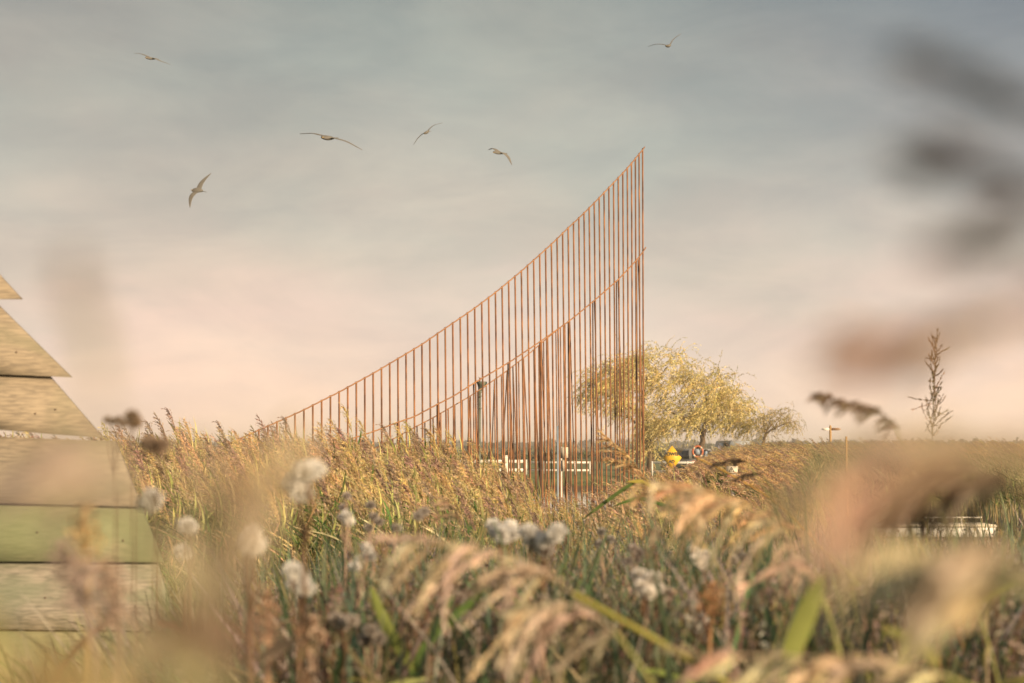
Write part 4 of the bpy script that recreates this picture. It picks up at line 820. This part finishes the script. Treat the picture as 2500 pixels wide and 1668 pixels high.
fg_reed('small brown plume at the left of the reed bed near the boards', [(1180, 1500, 0), (1160, 1380, 0), (1130, 1300, 0)], [(1130, 1120 + 160, 0), (1110, 1240, 0), (1080, 1215, 0)], 5, 20, .08, (-.8, 0, -.3), (.40, .30, .2), OLIVE, .003, spread=.3)
# left side, very close
fg_reed('strongly blurred tan plume rising at the lower left', [(430, 1960, 0), (470, 1800, 0), (500, 1660, 0)], [(500, 1660, 0), (530, 1540, 0), (575, 1400, 0), (620, 1260, 0), (650, 1150, 0)], .40, 9, .042, (-.05, 0, .1), (.62, .50, .38), BROWN, .002, spl=.013, spw=.0036, hang=.2, spread=.5)
fg_reed('yellow strongly blurred plume in the lower left corner', [(-260, 1900, 0), (-120, 1760, 0), (-20, 1690, 0)], [(-60, 1740, 0), (20, 1640, 0), (90, 1600, 0), (180, 1620, 0)], .30, 5, .026, (-.1, 0, -.4), (.62, .5, .26), OLIVE, .002, spl=.012, spw=.0038, hang=.4, spread=.5)
fg_reed('blurred orange-tan plume above the bottom edge at the left', [(120, 1960, 0), (160, 1800, 0), (200, 1700, 0)], [(200, 1700, 0), (260, 1620, 0), (320, 1570, 0), (420, 1540, 0)], .36, 4, .034, (-.1, 0, -.4), (.62, .48, .32), OLIVE, .002, spl=.013, spw=.0038, hang=.4, spread=.5)
fg_reed('ghostly grey blurred stalk across the sky above the boards', [(330, 1500, 0), (300, 1300, 0), (270, 1120, 0), (250, 980, 0)], [(250, 980, 0), (235, 900, 0), (215, 820, 0), (190, 720, 0)], .30, 4, .012, (-.1, 0, .3), (.5, .46, .36), GREY, .0009, spl=.007, spw=.0018, hang=0, spread=.3)
fg_reed('blurred brown plume hanging in front of the middle boards', [(420, 1560, 0), (370, 1360, 0), (320, 1230, 0)], [(320, 1230, 0), (280, 1170, 0), (220, 1120, 0), (120, 1090, 0)], .42, 7, .032, (-.7, 0, -.3), (.52, .46, .37), OLIVE, .0018, spl=.012, spw=.0032, hang=.3, spread=.35)
# green blades and stems at lower right
fg_reed('blurred forked yellow-green stem crossing the lower right', [(2080, 1760, 0), (2140, 1660, 0), (2260, 1560, 0), (2360, 1495, 0), (2480, 1430, 0)], None, 1.7, 0, 0, stemc=(.36, .38, .09), sw=.0055, leaves=[([(2235, 1580, 0), (2200, 1555, 0), (2160, 1535, 0)], .010, (.40, .40, .10)), ([(2200, 1600, 0), (2230, 1520, 0), (2290, 1420, 0), (2320, 1370, 0)], .012, (.24, .26, .06)), ([(2240, 1575, 0), (2270, 1600, 0), (2290, 1630, 0)], .012, (.42, .38, .12))])
fg_reed('broad blurred green blade lit yellow at the lower right', [(1880, 1760, 0), (1915, 1640, 0), (1925, 1600, 0)], None, 2.0, 0, 0, stemc=GREEN, sw=.004, leaves=[([(1925, 1620, 0), (1945, 1560, 0), (1975, 1490, 0), (2010, 1400, 0)], .026, (.22, .24, .06)), ([(1930, 1610, 0), (1955, 1560, .05), (1985, 1500, .05)], .02, (.12, .18, .04))])
fg_reed('green blades beside the dark undergrowth left of centre', [(1000, 1760, 0), (1010, 1680, 0), (1020, 1620, 0)], None, 3.2, 0, 0, stemc=GREEN, sw=.003, leaves=[([(1010, 1640, 0), (960, 1560, 0), (930, 1500, 0), (905, 1430, 0)], .022, (.26, .30, .08)), ([(1020, 1630, 0), (1060, 1540, 0), (1110, 1450, 0)], .018, (.10, .16, .05)), ([(1005, 1650, 0), (1040, 1570, 0), (1140, 1480, 0), (1190, 1440, 0)], .016, GREEN)])

# thistles with white seed fluff
def thistle(label, D, heads, lean=0, hs=.017, sw=1.0, stemc=BROWN, fl=(.90, .88, .84), leaves=5, core=(.12, .08, .05)):
    cx = sum(h[0] for h in heads) / len(heads); cy = max(h[1] for h in heads)
    jn = at(cx + lean * .3, cy + 90 * 3.5 / D, D); gz = float(ground_z(jn.x, jn.y)) - .02; r = random.Random(int(cx * 3 + cy))
    root = empty('thistle', (jn.x + lean * .0006, D, gz), label, 'thistle', 'seeding thistles in the foreground')
    g = Geo(); st = np.array([[jn.x + lean * .0006, D, gz], [jn.x + lean * .0003 + .01, D, (gz + jn.z) / 2], list(jn)]); g.tube(st, [.0045 * sw, .0038 * sw, .003 * sw], stemc, n=6)
    pos = [at(px, py, D + r.uniform(-.04, .04)) for (px, py) in heads]
    for p in pos:
        md = (Vector(jn) + p) / 2 + Vector((r.uniform(-.01, .01), 0, -.01)); g.tube([list(jn), list(md), list(p)], [.003 * sw, .0022 * sw, .002 * sw], stemc, n=5)
    build(g, 'stem', M['veg'], root, True, True)
    for p in pos:
        h_ = Geo(); nh = 340; u = rs.normal(size=(nh, 3)); u /= np.linalg.norm(u, axis=1)[:, None]; u[:, 2] = u[:, 2] * .8 + .12; ln = hs * rs.uniform(.7, 1.15, (nh, 1))
        q = np.array(p) + u * ln; s_ = np.cross(u, rs.normal(size=(nh, 3))); s_ /= np.linalg.norm(s_, axis=1)[:, None]
        b0 = np.array(p) + u * hs * .2; w = .0026
        v = np.stack([b0 - s_ * w * .3, b0 + s_ * w * .3, q + s_ * w, q - s_ * w], 1).reshape(-1, 3); h_.add(v, np.arange(len(v)).reshape(-1, 4), np.repeat(np.array(fl)[None] * rs.uniform(.8, 1.15, (nh, 1)), 4, 0))
        sh = build(h_, 'seed_head', M['fluff'], root, attr=True)
        g = Geo(); pz = np.array(p); g.tube([pz + [0, 0, -hs * .5], pz + [0, 0, -hs * .2], pz + [0, 0, hs * .15], pz + [0, 0, hs * .35]], [hs * .12, hs * .36, hs * .3, hs * .08], core, n=8, cap=True); build(g, 'bud', M['veg'], sh, True, True)
    for i in range(leaves):
        f = r.uniform(.45, .98); p = np.array([jn.x, D, gz + (jn.z - gz) * f]); g = Geo(); leaf(g, r, p, r.uniform(0, 6.28), r.uniform(-.2, .8), r.uniform(.07, .15), r.uniform(.012, .022), jit(r.choice([BROWN, GREY, OLIVE, PURP]), r), 1.3, (-.1, 0, -.1), 6); build(g, 'leaf', M['veg'], root, True, True)
T_ = thistle
T_('pair of large blurred white seed tufts left of the sail foot', 2.3, [(748, 1155), (722, 1185), (735, 1205), (765, 1150)], hs=.017)
T_('blurred white tuft at the edge of the boards', 2.5, [(372, 1218), (362, 1232)], hs=.016, sw=.35, lean=60)
T_('round tuft with a dark eye right of the boards, upper of two', 3.0, [(455, 1284), (462, 1290)], hs=.016)
T_('round tuft with a dark eye right of the boards, lower of two', 3.1, [(448, 1351)], hs=.018)
T_('tall blurred cream tuft in the brown blur at the lower left', 2.0, [(612, 1310), (622, 1338), (604, 1325)], hs=.015)
T_('ragged cream tuft slanting down right above the orange stalk', 2.6, [(715, 1395), (730, 1415), (745, 1440), (722, 1425)], hs=.015)
T_('left of two clustered white thistles below the middle of the sail', 3.6, [(1205, 1285), (1225, 1300), (1245, 1288), (1228, 1315), (1212, 1302), (1252, 1305)], hs=.017)
T_('heart-shaped white thistle cluster below the middle of the sail', 3.1, [(1290, 1300), (1308, 1315), (1330, 1325), (1350, 1312), (1362, 1298), (1332, 1345), (1318, 1335), (1296, 1318)], hs=.017)
T_('white tufts on brown stalks left of the central plume', 3.6, [(850, 1275), (880, 1368), (905, 1358), (865, 1385), (895, 1340), (845, 1260)], hs=.013, stemc=PURP)
T_('greyish tuft cluster above the big plume right of centre', 3.2, [(1560, 1405), (1575, 1425), (1592, 1412), (1583, 1450), (1566, 1432), (1600, 1440)], hs=.015, fl=(.88, .84, .78))
T_('small tufts right of the greyish thistle cluster', 3.3, [(1618, 1445), (1632, 1452), (1610, 1462)], hs=.014, fl=(.76, .70, .62))
T_('white tufts behind the arching plume right of centre', 3.7, [(1690, 1350), (1702, 1368), (1716, 1358), (1710, 1380)], hs=.016, fl=(.8, .76, .7))
T_('small bright tuft ring low right of centre', 3.5, [(1690, 1520), (1708, 1515), (1726, 1525), (1700, 1534)], hs=.014)
T_('dim tufts low left of centre', 2.9, [(820, 1512), (838, 1525), (858, 1518)], hs=.013, fl=(.62, .56, .5), stemc=BROWN)
T_('pale tuft stalk between the reed bed and the central plume', 4.0, [(1052, 1405), (1020, 1262), (1035, 1250)], hs=.013, fl=(.66, .6, .54))
T_('dim tufts beside the left tip of the big plume', 3.4, [(980, 1400), (962, 1418), (1120, 1460)], hs=.013, fl=(.6, .54, .46))
for (lab, D_, hd, col_) in (
    ('grey tuft stalk beside the white tufts on brown stalks', 4.4, [(905, 1235), (912, 1262), (900, 1290), (925, 1275)], (.60, .54, .48)),
    ('grey tuft stalk at the left tip of the big central plume', 4.2, [(968, 1290), (990, 1318), (958, 1330), (985, 1345)], (.66, .6, .54)),
    ('tufted grey stalk against the reeds under the left third of the sail', 4.8, [(838, 1240), (846, 1212), (852, 1270), (834, 1265)], (.56, .5, .46)),
    ('low dim tufts above the bottom edge left of centre', 3.0, [(905, 1540), (925, 1560), (890, 1565)], (.5, .45, .4)),
    ('low brownish tufts at the bottom left between orange stalk and green blades', 2.7, [(742, 1540), (760, 1520), (775, 1555), (750, 1575)], (.62, .48, .36)),
    ('small grey tufts right of the heart-shaped cluster', 4.6, [(1470, 1300), (1490, 1318), (1462, 1330)], (.5, .46, .42)),
    ('grey tufted stalk left of the greyish cluster right of centre', 4.0, [(1545, 1340), (1552, 1368), (1535, 1372), (1560, 1350)], (.52, .46, .42)),
    ('tiny pale tufts low at the right of the forked stem', 5.2, [(2420, 1440), (2440, 1432), (2410, 1455)], (.7, .66, .6)),
    ('small pale tufts beneath the arching plume', 4.0, [(1800, 1345), (1815, 1362), (1790, 1368)], (.55, .5, .44))):
    T_(lab, D_, hd, hs=.013, fl=col_, stemc=PURP)
T_('brown dead flower heads against the sky right of the boards', 2.3, [(322, 1018), (330, 1034)], hs=.010, fl=(.42, .31, .21), leaves=3, sw=.4)
T_('flat brown dead flower heads next to the boards\' upper end', 2.6, [(262, 1026), (276, 1030), (290, 1026), (300, 1036)], hs=.006, fl=(.40, .30, .21), leaves=2, sw=.4)
T_('brown dead head just above the horizon left of the reed bed', 2.2, [(365, 1085), (378, 1092), (392, 1090)], hs=.012, fl=(.5, .38, .28), leaves=3, sw=.4)
# dock stalks
def dock(label, D, x0, y0, x1, y1, col, w=.006):
    a = at(x0, y0, D); b_ = at(x1, y1, D); gz = float(ground_z(b_.x, D)) - .02; root = empty('dock_stalk', (b_.x, D, gz), label, 'dock', 'dead dock stalks in the foreground')
    g = Geo(); g.tube([[b_.x, D, gz], list(b_), list((a + b_) / 2 + Vector((.004, 0, 0))), list(a)], [w, w, w * .8, w * .4], col, n=6); build(g, 'stem', M['veg'], root, True, True)
    r = random.Random(int(x0)); g = Geo()
    for i in range(260):
        t_ = r.random() ** .8; p = np.array(list(a + (b_ - a) * t_ * .6)) + np.array([r.gauss(0, .006), r.gauss(0, .006), 0]) * (1 + t_); dd = nrm([r.gauss(0, 1), r.gauss(0, 1), r.gauss(.5, 1)]); g.diamond(p, dd, r.uniform(.005, .010), .005, nrm(np.cross(dd, [1, r.gauss(0, 1), .3])), np.array(col) * r.uniform(.7, 1.3))
    build(g, 'seed_spike', M['veg'], root, attr=True)
dock('orange-brown upright stalk at the lower left', 2.4, 648, 1432, 652, 1668, (.44, .28, .18), .0045)
dock('reddish stalk in front of the lower boards', 1.7, 262, 1368, 288, 1640, (.38, .27, .20), .003)
dock('dull brown stalk in front of the lower boards, left one', 1.5, 150, 1330, 235, 1600, (.34, .26, .22), .003)
dock('thin tan stalk in front of the green board', 1.9, 203, 1230, 215, 1500, (.48, .34, .16), .0025)
dock('brown stalk rising left of the heart-shaped thistle', 3.4, 930, 1290, 945, 1600, (.30, .19, .12), .0035)
dock('brown stalk under the greyish thistle cluster', 3.3, 1592, 1290, 1588, 1620, (.30, .20, .13), .0035)
dock('rusty upright stalk at the right of the big plume', 3.0, 1738, 1420, 1732, 1560, (.42, .24, .12), .0035)
dock('dark stalk through the undergrowth near the right edge', 4.5, 2252, 1160, 2248, 1420, (.10, .07, .05), .006)

# ------------------------------------------------------------------ air
hz = bpy.data.materials.new('haze'); hz.use_nodes = True; t = hz.node_tree; t.nodes.clear()
ho = t.nodes.new('ShaderNodeOutputMaterial'); hv = t.nodes.new('ShaderNodeVolumePrincipled')
hv.inputs['Color'].default_value = (.92, .88, .82, 1); hv.inputs['Density'].default_value = .0007; hv.inputs['Anisotropy'].default_value = 0.0
t.links.new(hv.outputs[0], ho.inputs['Volume'])
g = Geo(); g.box((-3050, -100, -1.9), (3050, 3600, 14.0)); o = build(g, 'haze', hz); tag(o, 'thin warm evening haze', None, None, 'stuff')
